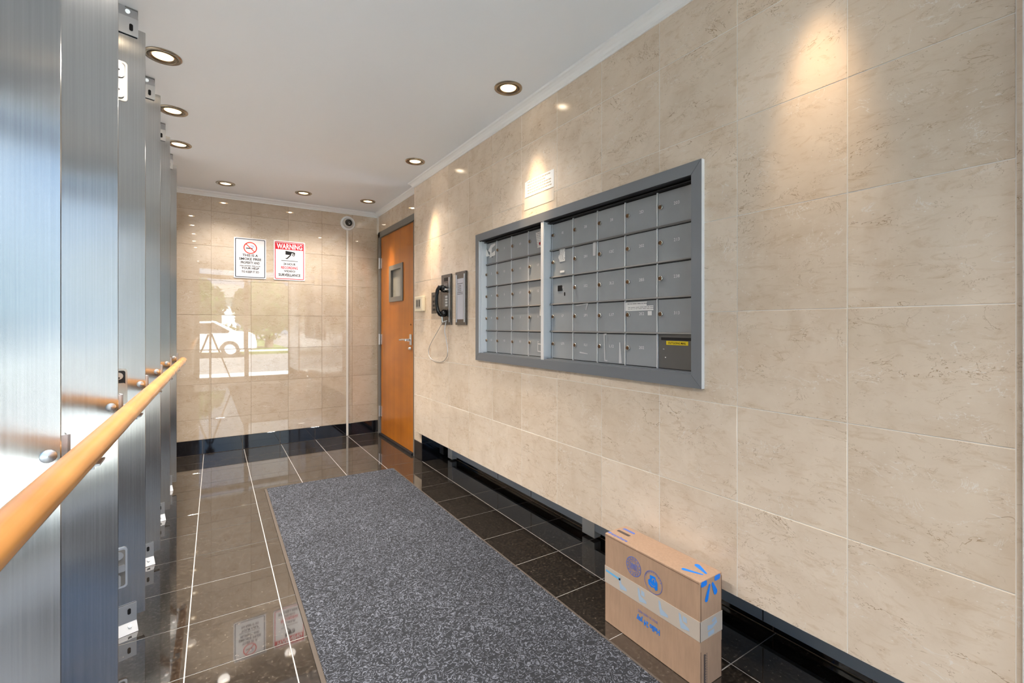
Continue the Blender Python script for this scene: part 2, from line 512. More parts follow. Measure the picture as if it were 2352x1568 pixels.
# ------------------------------------------------------------------ right wall with its marble tiles
HOLE = (.975, 2.522, .93, 1.675)
bm = new_bm()
for a0, a1, b0, b1 in sub_rect([(-1.0, EY, .257, CEIL)], HOLE):
    add_box(bm, WX+.0011, 1.95, a0, a1, b0, b1)
wall_r = obj('wall_right', bm, M_grout, origin=(0, 0, 0)); tag(wall_r, kind='structure')
bx('niche_back', (1.475, 1.48, HOLE[0], HOLE[1], HOLE[2], HOLE[3]), M_dark, wall_r)
rowz = [.257, .562, .867, 1.172, 1.477, 1.782, 2.087, MTOP]
coly = [.226+P*i for i in range(12)]+[EY]
cache = {}
G = .0011
def tile_right(y0, y1, z0, z1, mt, x=WX, th=.010, name='tile', parent=None, g=G, bev=.0009, hole=None):
    rs = [(y0+g, y1-g, z0+g, z1-g)]
    if hole: rs = sub_rect(rs, hole)
    if not rs: return
    parent = wall_r if parent is None else parent
    dx = random.uniform(-.0004, .0004)
    if len(rs) == 1 and rs[0] == (y0+g, y1-g, z0+g, z1-g):
        key = (round(y1-y0, 4), round(z1-z0, 4), th, mt.name, 'x')
        if key not in cache:
            bm = new_bm(); hy, hz = (y1-y0)/2-g, (z1-z0)/2-g
            add_box(bm, 0, th, -hy, hy, -hz, hz, bev=bev)
            me = bpy.data.meshes.new(name); bm.to_mesh(me); bm.free(); me.materials.append(mt); cache[key] = me
        o = bpy.data.objects.new(name, cache[key]); o.location = (x+dx, (y0+y1)/2, (z0+z1)/2)
        return link(o, parent)
    bm = new_bm()
    for r in rs: add_box(bm, x+dx, x+dx+th, *r)
    return obj(name, bm, mt, parent)
for j in range(7):
    for i in range(12):
        tile_right(coly[i], coly[i+1], rowz[j], rowz[j+1], M_marble, hole=HOLE)
# narrow marble edge and painted post at the near end
tile_right(.2165, .2255, .257, MTOP, M_marble, x=WX+.0004, g=.0004, bev=0)
for k in range(7): pass
post = bx('trim_2', (WX-.012, WX+.003, -.98, .2155, .257, MTOP), M_white, bev=.003); tag(post, kind='structure')

# toe space below: black base tiles at the back, tiled end block near the door
tb = bx('baseboard_right', (1.7325, 1.95, -1.0, 3.595, 0, .257), M_grout_d, origin=(0, 0, 0)); tag(tb, kind='structure')
FY0 = 3.327
yj = [FY0-P*k for k in range(-1, 16)]
for k in range(len(yj)-1):
    a, b = yj[k+1], min(yj[k], 3.594)
    tile_right(a, b, .002, .15, M_base, x=1.73, name='base_tile', parent=tb)
    tile_right(a, b, .15, .257, M_base, x=1.73, name='base_tile', parent=tb)
eb = bx('trim_4', (1.4735, 1.95, 3.6, EY+.15, 0, .2565), M_grout, origin=(0, 0, 0)); tag(eb, kind='structure')
tile_right(3.6, 3.765, .001, .15, M_base, x=1.467, name='base_tile', parent=eb)
tile_right(3.6, 3.765, .15, .256, M_marble, x=1.467, name='tile', parent=eb)
for x0, x1 in ((1.467, 1.73),):
    bx('base_tile', (x0+.001, x1, 3.592, 3.60, .001, .149), M_base, eb, bev=.0008)
    bx('tile', (x0+.001, x1, 3.592, 3.60, .151, .256), M_base, eb, bev=.0008)
# underside of the cladding, coloured black to keep its floor reflection dark
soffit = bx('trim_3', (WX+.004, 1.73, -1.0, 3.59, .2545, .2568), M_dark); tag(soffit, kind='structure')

# heater in the toe space
ht = thing('baseboard_heater', 'long grey-blue metal baseboard heater in the dark toe space under the marble wall', 'heater', (1.70, 1.8, 0))
bm = new_bm(); add_prism(bm, [(1.687, .048), (1.687, .176), (1.698, .186), (1.727, .186), (1.727, .176), (1.700, .172), (1.693, .165), (1.693, .056), (1.705, .048)],
    Matrix(((1, 0, 0, 0), (0, 0, 1, .25), (0, 1, 0, 0), (0, 0, 0, 1))), 3.25)
obj('cover', bm, M_heater, ht)
for y0, y1, h in ((3.47, 3.548, 0), (1.775, 1.87, 0)):
    bm = new_bm(); add_box(bm, 1.681, 1.727, y0, y1, .012, .188, bev=.002); obj('end_cap', bm, M_heater_l, ht)
for y in (2.75, 2.35, .9):
    bx('cover_joint', (1.6855, 1.6868, y-.0015, y+.0015, .05, .176), M_dark, ht)

# ------------------------------------------------------------------ door wall
dw = bx('wall_door_side', (DX+.0025, 1.95, EY, 5.3, 2.09, CEIL), M_grout, origin=(0, 0, 0)); tag(dw, kind='structure')
for a, b in ((EY+.002, 3.785), (3.785, 4.09), (4.09, 4.395), (4.395, 4.70), (4.70, 4.775)):
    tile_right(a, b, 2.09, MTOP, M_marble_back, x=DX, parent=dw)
bx('tile', (DX+.001, DX+.01, 4.762, 4.80, 0.13, 2.09), M_marble_back, dw)
bx('infill', (DX+.02, 1.95, 4.76, 5.3, 0, 2.09), M_plaster, dw)
d = bpy.data.objects.new('door_1', None); link(d); d.location = (DX, 4.26, 0); tag(d, 'orange maple door with a small window in a grey steel frame', kind='structure')
fr = new_bm()
add_box(fr, DX-.012, DX+.09, 4.712, 4.762, 0, 2.085, bev=.002)
obj('jamb', fr, M_frame, d)
bx('jamb', (DX-.002, DX+.09, 3.752, 3.802, 0, 2.085), M_frame, d)
bx('frame_head', (DX-.012, DX+.09, 3.752, 4.762, 2.032, 2.09), M_frame, d, bev=.002)
LW = (4.06, 4.44, 1.355, 1.705)     # vision panel outer
bm = new_bm()
for a0, a1, b0, b1 in sub_rect([(3.806, 4.708, .022, 2.028)], (LW[0]+.03, LW[1]-.03, LW[2]+.03, LW[3]-.03)):
    add_box(bm, DX+.003, DX+.045, a0, a1, b0, b1)
leaf = obj('leaf', bm, M_door, d)
wf = new_bm()
for a0, a1, b0, b1 in sub_rect([LW], (LW[0]+.052, LW[1]-.052, LW[2]+.045, LW[3]-.045)):
    add_box(wf, DX-.005, DX+.05, a0, a1, b0, b1)
wfo = obj('window_frame', wf, M_frame, d)
bx('pane', (DX+.020, DX+.024, LW[0]+.05, LW[1]-.05, LW[2]+.04, LW[3]-.04), mat('wired_glass', (.30, .30, .27), .12), wfo)
# hinges
for z in (1.765, .985, .245):
    bm = new_bm()
    add_cyl(bm, (DX-.016, 4.712, z-.055), (DX-.016, 4.712, z+.055), .008, seg=14)
    add_box(bm, DX-.014, DX-.008, 4.712, 4.745, z-.052, z+.052)
    add_box(bm, DX-.004, DX+.003, 4.685, 4.712, z-.052, z+.052)
    obj('hinge', bm, M_bolt, d, smooth=True)
# lever handle
hd = new_bm()
add_box(hd, DX-.008, DX+.003, 3.842, 3.884, .955, 1.05, bev=.004)
hdo = obj('handle_plate', hd, M_bolt, d)
hd = new_bm()
add_cyl(hd, (DX-.006, 3.863, 1.0), (DX-.052, 3.863, 1.0), .016, .012, seg=18)
add_tube(hd, [(DX-.05, 3.858, 1.0), (DX-.055, 3.90, 1.003), (DX-.055, 3.95, 1.0), (DX-.052, 3.99, .998), (DX-.048, 4.01, .998)], [.010, .010, .009, .011, .010], 12)
obj('lever', hd, M_bright, hdo, smooth=True)
hd = new_bm(); add_cyl(hd, (DX-.004, 3.863, .925), (DX-.022, 3.863, .925), .014, .010, seg=16); obj('lock_cylinder', hd, M_bolt, hdo, smooth=True)
hd = new_bm(); add_cyl(hd, (DX+.002, 3.868, 1.135), (DX-.002, 3.868, 1.135), .007, seg=12); obj('screw_cap', hd, M_brass, d)
th = bx('threshold', (DX-.02, DX+.10, 3.80, 4.72, .0005, .020), M_dark, d)
bx('light_block', (DX+.046, 1.95, 3.76, 4.765, 0, 2.092), M_dark, d)  # unseen solid block, stops sun leaking past the door leaf

# ------------------------------------------------------------------ back wall
bm = new_bm(); add_box(bm, -.72, 1.62, .0025, .30, 0, CEIL)
me = bpy.data.meshes.new('wall_back'); bm.to_mesh(me); bm.free(); me.materials.append(M_grout_d)
wb = bpy.data.objects.new('wall_back', me); wb.location = (B0[0], B0[1], 0); wb.rotation_euler = (0, 0, BT); link(wb); tag(wb, kind='structure')
def tile_back(x0, x1, z0, z1, mt, name='tile', g=.0009):
    key = (round(x1-x0, 4), round(z1-z0, 4), mt.name, 'b')
    if key not in cache:
        bm = new_bm(); hx, hz = (x1-x0)/2-g, (z1-z0)/2-g
        add_box(bm, -hx, hx, 0, .01, -hz, hz, bev=.0007)
        me = bpy.data.meshes.new(name); bm.to_mesh(me); bm.free(); me.materials.append(mt); cache[key] = me
    o = bpy.data.objects.new(name, cache[key]); o.location = ((x0+x1)/2, random.uniform(-.0002, .0002), (z0+z1)/2)
    o.rotation_euler = (random.uniform(-.0006, .0006), 0, random.uniform(-.0006, .0006))
    return link(o, wb)
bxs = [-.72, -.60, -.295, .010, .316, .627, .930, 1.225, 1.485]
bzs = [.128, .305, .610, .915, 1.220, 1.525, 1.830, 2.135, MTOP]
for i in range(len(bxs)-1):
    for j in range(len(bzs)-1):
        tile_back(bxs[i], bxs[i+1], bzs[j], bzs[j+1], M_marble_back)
bbx = [-.72, -.36, -.055, .250, .556, .865, 1.170, 1.468, 1.49]
for i in range(len(bbx)-1):
    tile_back(bbx[i], bbx[i+1], .001, .128, M_base, 'base_tile')

# ------------------------------------------------------------------ ceiling, floor
ceil = bx('ceiling', (-1.75, 2.0, -1.05, 5.3, CEIL, CEIL+.1), M_ceiling); tag(ceil, kind='structure')
FR = -.008
fl = new_bm(); add_box(fl, -1.9, 1.95, -1.5, 2.9, -.04, -.0016)
me = bpy.data.meshes.new('floor')
fl.free(); fl = new_bm(); add_box(fl, -2.6, 1.25, -3.6, 2.8, -.04, -.0014); fl.to_mesh(me); fl.free(); me.materials.append(M_grout_f)
floor = bpy.data.objects.new('floor', me); floor.location = (.7, 2.4, 0); floor.rotation_euler = (0, 0, FR); link(floor); tag(floor, kind='structure')
bm = new_bm(); hs = P/2-.0017; add_box(bm, -hs, hs, -hs, hs, -.012, 0, bev=.0006)
tme = bpy.data.meshes.new('floor_tile'); bm.to_mesh(tme); bm.free(); tme.materials.append(M_floor)
tme2 = tme.copy(); tme2.materials.clear(); tme2.materials.append(M_bounce)
PX = .3055
for i in range(-6, 6):
    for j in range(-14, 6):
        x0 = -.064+PX*i-.7; y0 = FY0+P*j-2.4
        if x0+.7 > 1.72 or y0+2.4 > 4.93: continue
        o = bpy.data.objects.new('floor_tile', tme2 if y0+2.4 < .15 else tme)  # tiles by the entrance get the added light-bouncing material
        o.location = (x0+PX/2, y0+P/2, random.uniform(-.0002, .0002))
        o.rotation_euler = (random.uniform(-.0009, .0009), random.uniform(-.0009, .0009), 0)
        link(o, floor)

# crown moulding swept along the walls
def corner(i, pts, off):
    p = Vector(pts[i])
    ns = []
    for a, b in ((i-1, i), (i, i+1)):
        if a >= 0 and b < len(pts):
            dd = (Vector(pts[b])-Vector(pts[a])).normalized(); ns.append(Vector((dd.y, -dd.x)))
    if len(ns) == 1: return p+ns[0]*off
    m = (ns[0]+ns[1]).normalized()
    return p+m*off/max(.3, m.dot(ns[0]))
c, s_ = math.cos(BT), math.sin(BT)
path = [(B0[0]-.72*c, B0[1]-.72*s_), (B0[0]+1.482*c, B0[1]+1.482*s_), (DX, EY), (WX, EY), (WX, -1.0)]
prof = [(.0, MTOP-.004), (.006, MTOP-.004), (.008, MTOP+.004), (.014, MTOP+.009), (.020, MTOP+.018), (.030, MTOP+.026), (.038, MTOP+.029), (.040, CEIL+.001), (0, CEIL+.001)]
bm = new_bm(); rings = []
for i in range(len(path)):
    rings.append([bm.verts.new((*corner(i, path, o), z)) for o, z in prof])
for a, b in zip(rings, rings[1:]):
    for k in range(len(prof)):
        j = (k+1) % len(prof)
        bm.faces.new((a[k], a[j], b[j], b[k]))
bm.faces.new(rings[0][::-1]); bm.faces.new(rings[-1])
cm = obj('trim_1', bm, M_white); tag(cm, kind='structure')

# left wall behind the steel fins; unseen entrance kept wide for more daylight
wl_ = bx('wall_left', (-.66, -.56, 1.2, 5.2, 0, CEIL), M_plaster); tag(wl_, kind='structure')
wl2 = bx('wall_left', (-1.75, -.56, 1.2, 1.3, 0, CEIL), M_plaster); tag(wl2, kind='structure')
wl3 = bx('wall_left', (-1.80, -1.70, -1.05, 1.3, 0, CEIL), M_plaster); tag(wl3, kind='structure')

# ------------------------------------------------------------------ storefront behind the camera
SY = -1.0
M_sf = mat('bronze_storefront_frame', (.10, .085, .07), .35, .6)
hdr = bx('wall_front', (-1.8, 1.95, SY-.12, SY+.02, 2.23, CEIL+.1), M_plaster); tag(hdr, kind='structure')
fx = [(-1.70, -1.58), (-.95, -.88), (-.30, -.17), (.575, .65), (1.39, 1.60)]  # the two left bays are unseen, kept glazed to let in more daylight
wn_ = 0
for i in range(len(fx)-1):
    wn_ += 1
    w_ = bpy.data.objects.new('window_%d' % wn_, None); w_.location = (fx[i][1], SY, 0); link(w_); tag(w_, kind='structure')
    x0, x1 = fx[i][1], fx[i+1][0]
    bx('mullion', (fx[i][0], fx[i][1], SY-.05, SY+.05, 0, 2.23), M_sf, w_)
    if i == len(fx)-2: bx('mullion', (fx[i+1][0], fx[i+1][1], SY-.05, SY+.05, 0, 2.23), M_sf, w_)
    bx('sill', (x0, x1, SY-.04, SY+.04, 0, .10), M_sf, w_)
    bx('transom', (x0, x1, SY-.04, SY+.04, 2.04, 2.12), M_sf, w_)
    bx('pane', (x0, x1, SY-.004, SY+.004, .10, 2.04), M_glass, w_)
    bx('upper_pane', (x0, x1, SY-.004, SY+.004, 2.12, 2.23), M_glass, w_)

# ------------------------------------------------------------------ recessed ceiling lamps
def make_lamp():
    t = thing('ceiling_downlight', 'x', 'ceiling light', (0, 0, CEIL), 'recessed ceiling downlights')
    T = Matrix.Translation((0, 0, 0))
    bm = new_bm()
    add_lathe(bm, [(.0695, .0005), (.0695, -.004), (.066, -.0065), (.056, -.006), (.0535, -.003)], T, 40)
    obj('trim_ring', bm, M_lampring2, t, smooth=True, local=True)
    bm = new_bm()
    add_lathe(bm, [(.0535, -.003), (.052, -.0065), (.047, -.0075), (.041, -.004), (.038, -.0012)], T, 40)
    obj('inner_ring', bm, M_lampring, t, smooth=True, local=True)
    bm = new_bm(); add_lathe(bm, [(.039, -.0016), (.030, -.0022), (.018, -.0024)], T, 32)
    o = obj('lens', bm, M_lens, t, smooth=True, local=True)
    bm = new_bm(); add_lathe(bm, [(.019, -.0022), (.012, -.006), (.0005, -.0075)], T, 20)
    obj('bulb', bm, M_bulb, o, smooth=True, local=True)
    return t
proto = make_lamp()
lamps = [(-.172, 2.521, 'recessed downlight over the handrail beside the fin with latches'),
         (-.170, 3.131, 'recessed downlight over the handrail, middle of three in the left row'),
         (-.168, 3.69, 'recessed downlight by the far steel fins, cut by the fin edge'),
         (.109, 4.495, 'recessed downlight near the back wall, leftmost of its row of three'),
         (.696, 4.439, 'recessed downlight near the back wall, middle of its row of three'),
         (1.253, 4.399, 'recessed downlight near the back wall above the security camera, rightmost of three'),
         (1.232, 3.142, 'recessed downlight by the crown moulding near the telephone end of the marble wall'),
         (1.238, 1.919, 'large recessed downlight by the crown moulding, its beam falling above the mailboxes'),
         (1.24, .60, 'recessed downlight throwing its beam on the largest near marble tiles'),
         (-.18, 1.28, 'unseen recessed downlight added for fill over the nearest steel fin'),  # this and the next three are unseen, added to brighten the hall
         (1.24, -.50, 'unseen recessed downlight added for fill just inside the entrance, wall side'),
         (.53, -.50, 'unseen recessed downlight added for fill just inside the entrance, middle of three'),
         (-.18, -.50, 'unseen recessed downlight added for fill just inside the entrance, handrail side'),
         (-.18, 1.90, 'recessed downlight over the second steel fin from the entrance')]
placed = []
for i, (x, y, lb) in enumerate(lamps):
    o = proto if i == 0 else copy_tree(proto)
    o.location = (x, y, CEIL); o['label'] = lb
    placed.append(o)
for o, (x, y, lb) in zip(placed, lamps):
    ld = bpy.data.lights.new('lamp_light', 'SPOT'); ld.energy = LAMP_W*(1.2 if y > 4.3 else .3 if (x > 1 and .5 < y < 1) else 1.1 if x > 1 else 2.9); ld.color = LAMP_C
    ld.spot_size = math.radians(124); ld.spot_blend = 1.0; ld.shadow_soft_size = .05
    lo = bpy.data.objects.new('lamp_light', ld); lo.location = (0, 0, -.02); link(lo, o)
    if x > 1.0: lo.rotation_euler = (0, math.radians(24), 0)
    if x > 1.0:     # narrow hot core of the reflector lamps near the wall
        l2 = bpy.data.lights.new('lamp_beam', 'SPOT'); l2.energy = 20 if y > 1 else 9; l2.color = (1, .68, .36)
        l2.spot_size = math.radians(30); l2.spot_blend = 1.0; l2.shadow_soft_size = .03
        lo2 = bpy.data.objects.new('lamp_beam', l2); lo2.location = (0, 0, -.018)
        lo2.rotation_euler = (math.radians(9) if 3 < y < 4 else 0, math.radians(-15), 0)
        link(lo2, o)

# ------------------------------------------------------------------ steel fins on the left
fins = [(1.08, -.2119), (1.634, -.2076), (2.214, -.2030), (2.778, -.1980), (3.36, -.1945), (3.93, -.1912)]
FINW = .30; PHI = math.radians(18); FT = .02
FB, FTOP = .048, 2.232
fin_labels = ['wide brushed steel fin nearest the entrance, crossed by the thickest part of the handrail',
              'second brushed steel fin from the entrance, plain, before the fin with latches',
              'brushed steel fin with three nickel latches on its face',
              'brushed steel fin just beyond the one with latches',
              'narrow brushed steel fin, second from the marble back wall',
              'narrow brushed steel fin closest to the marble back wall and handrail end']
def make_fin(latches=False):
    t = thing('steel_fin', 'x', 'fin', (0, 0, 0), 'brushed steel fins along the left wall')
    R = Matrix.Rotation(PHI, 4, 'Z')
    def put(name, bm, m, par, smooth=False):
        bmesh.ops.transform(bm, matrix=R, verts=bm.verts)
        return obj(name, bm, m, par, smooth=smooth)
    # local: x from -FINW to 0 (free edge), front face y=0 towards the camera
    bm = new_bm(); add_box(bm, -FINW, 0, 0, FT, FB, FTOP, bev=.0016)
    put('panel', bm, M_steel, t)
    # rail bolt
    bm = new_bm()
    add_lathe(bm, [(.0112, 0), (.0108, -.0018), (.008, -.0032), (.0005, -.0038)], Matrix.Translation((-.016, -.0003, .906)) @ Matrix.Rotation(PI/2, 4, 'X') @ Matrix.Diagonal((1, 1, -1, 1)), 20)
    bm.faces.ensure_lookup_table()
    put('rail_bolt', bm, M_bolt, t, True)
    # rail bracket behind the fin
    bm = new_bm()
    add_box(bm, -.05, .014, FT, FT+.004, .872, .935)
    add_box(bm, .010, .014, FT, FT+.03, .872, .935)
    put('rail_bracket', bm, M_bracket, t)
    # ceiling bracket: folded plate
    bm = new_bm()
    pr = [(-.003, 2.198), (-.003, 2.262), (.012, CEIL-.001), (.016, CEIL-.001), (.001, 2.262), (.001, 2.198)]
    add_prism(bm, [(y-.006, z) for y, z in pr], Matrix(((0, 0, 1, -.20), (1, 0, 0, 0), (0, 1, 0, 0), (0, 0, 0, 1))), .176)
    cb = put('ceiling_bracket', bm, M_bracket, t)
    for x in (-.055, -.14):
        bm = new_bm(); add_cyl(bm, (x, -.004, 2.282), (x, -.010, 2.280), .0075, seg=14)
        put('bolt', bm, M_bolt, cb, True)
    for x in (-.045, -.14):
        bm = new_bm(); add_prism(bm, rrect(.011, .026, .005), Matrix.Translation((x, -.0092, 2.226)) @ Matrix.Rotation(PI/2, 4, 'X'), .0006)
        put('slot', bm, M_inkb, cb)
    bm = new_bm(); add_box(bm, -.060, -.022, FT*.2, FT*.9, FTOP, CEIL-.001); put('hanger_plate', bm, M_shelf, cb)
    # floor bracket
    bm = new_bm()
    pr = [(-.006, .098), (-.006, .032), (-.030, .001), (-.026, .001), (-.002, .030), (-.002, .098)]
    bb = [(y, z) for y, z in pr]
    add_prism(bm, bb, Matrix(((0, 0, 1, -.20), (1, 0, 0, 0), (0, 1, 0, 0), (0, 0, 0, 1))), .172)
    fb = put('floor_bracket', bm, M_bracket, t)
    for x in (-.05, -.14):
        bm = new_bm(); add_prism(bm, rrect(.010, .022, .005), Matrix.Translation((x, -.0062, .072)) @ Matrix.Rotation(PI/2, 4, 'X'), .0006)
        put('slot', bm, M_inkb, fb)
    for x in (-.05, -.14):
        bm = new_bm(); add_cyl(bm, (x, -.014, .020), (x, -.019, .024), .006, seg=12)
        put('bolt', bm, M_bolt, fb, True)
    bm = new_bm(); add_box(bm, -.060, -.030, FT*.2, FT*.9, .001, FB); put('foot_plate', bm, M_dark, fb)
    if latches:
        for z0, z1, typ in ((1.948, 2.092, 0), (.838, .968, 1), (.168, .314, 2)):
            zc = (z0+z1)/2; h = z1-z0
            Tf = Matrix.Translation((-.081, 0, zc)) @ Matrix.Rotation(PI/2, 4, 'X')
            bm = new_bm(); add_prism(bm, rrect(.052, h, .010), Tf, .006)
            lo = put('latch', bm, M_latch if typ != 2 else M_bolt, t)
            bm = new_bm(); add_prism(bm, rrect(.040, h-.014, .007), Tf @ Matrix.Translation((0, 0, .0055)), .001)
            put('recess', bm, M_shelf if typ != 1 else M_dark, lo)
            bm = new_bm()
            if typ == 0:
                add_prism(bm, rrect(.034, .052, .014), Tf @ Matrix.Translation((0, h*.25, .006)), .005)
                put('latch_plate', bm, M_latch, lo); bm = new_bm()
                add_prism(bm, rrect(.034, .056, .015), Tf @ Matrix.Translation((0, -h*.25, .006)), .005)
            elif typ == 1:
                add_prism(bm, rrect(.036, .074, .004), Tf @ Matrix.Translation((0, -h*.18, .006)), .010)
                put('latch_plate', bm, M_latch, lo); bm = new_bm()
                add_prism(bm, ellipse(.013, .013, 18), Tf @ Matrix.Translation((0, h*.30, .006)), .004)
            else:
                add_prism(bm, ellipse(.014, .014, 18), Tf @ Matrix.Translation((0, h*.32, .006)), .006)
                put('knob', bm, M_bracket, lo); bm = new_bm(); add_prism(bm, rrect(.036, .024, .003), Tf @ Matrix.Translation((0, 0, .006)), .008)
                put('cross_bar', bm, M_bracket, lo); bm = new_bm(); add_prism(bm, rrect(.020, .045, .009), Tf @ Matrix.Translation((-.004, -h*.30, .006)), .006)
            put('latch_bolt', bm, M_latch if typ != 2 else M_bracket, lo)
            for q in (.25, -.25):
                bm = new_bm(); add_prism(bm, ellipse(.0035, .0035, 10), Tf @ Matrix.Translation((0, h*q, .0112)), .0006)
                put('screw', bm, M_inkb, lo)
    return t
plain = None
for i, (y, x) in enumerate(fins):
    if i == 2: o = make_fin(True)
    elif plain is None: o = plain = make_fin()
    else: o = copy_tree(plain)
    o.location = (x, y, 0)
    o['label'] = fin_labels[i]

# ------------------------------------------------------------------ handrail
rl = thing('handrail', 'round orange-brown maple handrail running along the steel fins', 'handrail', (-.17, 2.2, .88))
A = Vector((-.1880, .20, .9070)); Bv = Vector((-.1590, 4.02, .8790))
bm = new_bm()
n = 30; R = .0218
pts = [A.lerp(Bv, k/n) for k in range(n+1)]
dv = (Bv-A).normalized()
rr = [R]*(n+1)
for q, k in ((.006, .96), (.010, .86), (.012, .70)):
    pts.append(Bv+dv*q); rr.append(R*k)
add_tube(bm, pts, rr, 32)
obj('rail', bm, M_rail, rl, smooth=True)
for (y, x) in fins:
    if y < 1: continue
    q = A.lerp(Bv, (y+.05-A.y)/(Bv.y-A.y))
    bm = new_bm()
    add_box(bm, q.x-.034, q.x+.006, q.y-.022, q.y-.018, q.z-.034, q.z-.018)
    add_box(bm, q.x-.010, q.x+.014, q.y-.022, q.y+.03, q.z-.0285, q.z-.0250)
    bk = obj('rail_support', bm, M_bracket, rl)
    bm = new_bm(); add_cyl(bm, (q.x+.003, q.y+.004, q.z-.0285), (q.x+.003, q.y+.004, q.z-.034), .005, seg=10)
    obj('screw', bm, M_bolt, bk)

# ------------------------------------------------------------------ floor mat
mt = thing('floor_mat', 'long charcoal grey carpet runner with a brown rubber edge on the black floor', 'mat', (.75, 1.9, 0))
q = [(.327, 3.558), (1.196, 3.526), (1.168, -.30), (.288, -.30)]
bm = new_bm(); add_prism(bm, q[::-1], Matrix.Translation((0, 0, .0005)), .0095)
obj('carpet', bm, M_carpet, mt)
q2 = [(.313, 3.566), (1.208, 3.534), (1.182, -.32), (.274, -.32)]
bm = new_bm(); add_prism(bm, q2[::-1], Matrix.Translation((0, 0, .0003)), .0048)
obj('rubber_edge', bm, M_rubber, mt)

# ------------------------------------------------------------------ mailboxes
mb = thing('mailbox_bank', 'wall-mounted bank of grey metal mailboxes in an aluminium frame', 'mailboxes', (1.43, 1.75, .91))
FX = 1.397
Y0, Y1, Z0, Z1 = .954, 2.546, .910, 1.694
fw = .040
iy0, iy1, iz0, iz1 = Y0+fw, Y1-fw, Z0+fw+.004, Z1-fw-.004
def quadprism(bm, poly, x0, x1):
    A_ = [bm.verts.new((x0, y, z)) for y, z in poly]; B_ = [bm.verts.new((x1, y, z)) for y, z in poly]
    n_ = len(poly); bm.faces.new(A_); bm.faces.new(B_[::-1])
    for i in range(n_):
        j = (i+1) % n_; bm.faces.new((A_[i], B_[i], B_[j], A_[j]))
g_ = .0006
for nm, poly in (('frame_head', [(Y0+g_, Z1), (Y1-g_, Z1), (iy1-g_, iz1), (iy0+g_, iz1)]), ('frame_sill', [(Y0+g_, Z0), (Y1-g_, Z0), (iy1-g_, iz0), (iy0+g_, iz0)]),
                 ('frame_side', [(Y0, Z0+g_), (Y0, Z1-g_), (iy0, iz1-g_), (iy0, iz0+g_)]), ('frame_side', [(Y1, Z0+g_), (Y1, Z1-g_), (iy1, iz1-g_), (iy1, iz0+g_)])):
    bm = new_bm(); quadprism(bm, poly, FX, WX+.003)
    bmesh.ops.recalc_face_normals(bm, faces=bm.faces)
    f_ = obj(nm, bm, M_alu, mb)
bx('edge_glare', (FX+.0005, WX+.002, Y0-.0016, Y0-.0001, Z0, Z1), M_alu_b, mb)  # bright strip paints the window's reflection on the frame side
# returns of the opening: window light painted on the sides, shade on the head
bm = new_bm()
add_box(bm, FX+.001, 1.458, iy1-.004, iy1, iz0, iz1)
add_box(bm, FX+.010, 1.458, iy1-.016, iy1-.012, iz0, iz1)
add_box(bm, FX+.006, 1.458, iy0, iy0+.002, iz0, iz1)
obj('lit_side_liner', bm, M_alu_b, mb)
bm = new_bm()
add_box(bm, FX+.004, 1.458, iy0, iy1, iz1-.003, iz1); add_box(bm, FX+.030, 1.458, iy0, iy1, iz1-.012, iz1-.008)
obj('shaded_head_liner', bm, M_dark, mb)  # black colour stands for the shade under the frame head
bm = new_bm()
add_box(bm, FX+.004, 1.458, iy0, iy1, iz0, iz0+.003); add_box(bm, FX+.025, 1.458, iy0, iy1, iz0+.003, iz0+.007)
obj('sill_liner', bm, M_alu, mb)
# centre post between the two units, coloured bright as if window-lit
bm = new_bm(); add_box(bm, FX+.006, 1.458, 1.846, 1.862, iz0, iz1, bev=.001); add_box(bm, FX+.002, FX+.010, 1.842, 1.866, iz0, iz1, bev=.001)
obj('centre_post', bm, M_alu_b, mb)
DXF = 1.447
rows = [.966, 1.0935, 1.2305, 1.3675, 1.505, 1.642]
rows = [.960, 1.0960, 1.2320, 1.3680, 1.5040, 1.6405]
colsR = [1.012, 1.179, 1.344, 1.508, 1.673, 1.838]
colsL = [1.874, 2.040, 2.208, 2.372, 2.503]
labelsR = [['203', '2D', '28', '2B', '1E'], ['213', '202', '12C', '201', '3F'], ['238', '2B5', '2L2', '2E2', '1C'], ['313', '2E2', 'L17', '2P1', '17'], ['', '202', 'L12', '1L1', 'L71']]
labelsL = [['', '15', '5', ''], ['17', '13', '12', '2'], ['12', '17', '5', '4'], ['1', '5', '1', '8'], ['7', '13', '13', '15']]
_dm = {}
def door_mesh(wd, h):
    k = (round(wd, 3), round(h, 3))
    if k not in _dm:
        bm = new_bm(); add_box(bm, 0, .003, -wd/2+.004, wd/2-.004, -h/2+.004, h/2-.0065, bev=.0008)
        me = bpy.data.meshes.new('mailbox_door'); bm.to_mesh(me); bm.free(); me.materials.append(M_box); _dm[k] = me
    return _dm[k]
bm = new_bm()
add_lathe(bm, [(.0098, 0), (.0098, .006), (.0085, .0075), (.0075, .0075)], Matrix.Rotation(-PI/2, 4, 'Y'), 20)
lk_me = bpy.data.meshes.new('lock_ring'); bm.to_mesh(lk_me); bm.free(); lk_me.materials.append(M_nickel)
bm = new_bm()
add_lathe(bm, [(.0080, .0072), (.0072, .0092), (.003, .0098), (.0001, .0085)], Matrix.Rotation(-PI/2, 4, 'Y'), 16)
ck_me = bpy.data.meshes.new('lock_core'); bm.to_mesh(ck_me); bm.free(); ck_me.materials.append(M_brass)
slotdoor = None
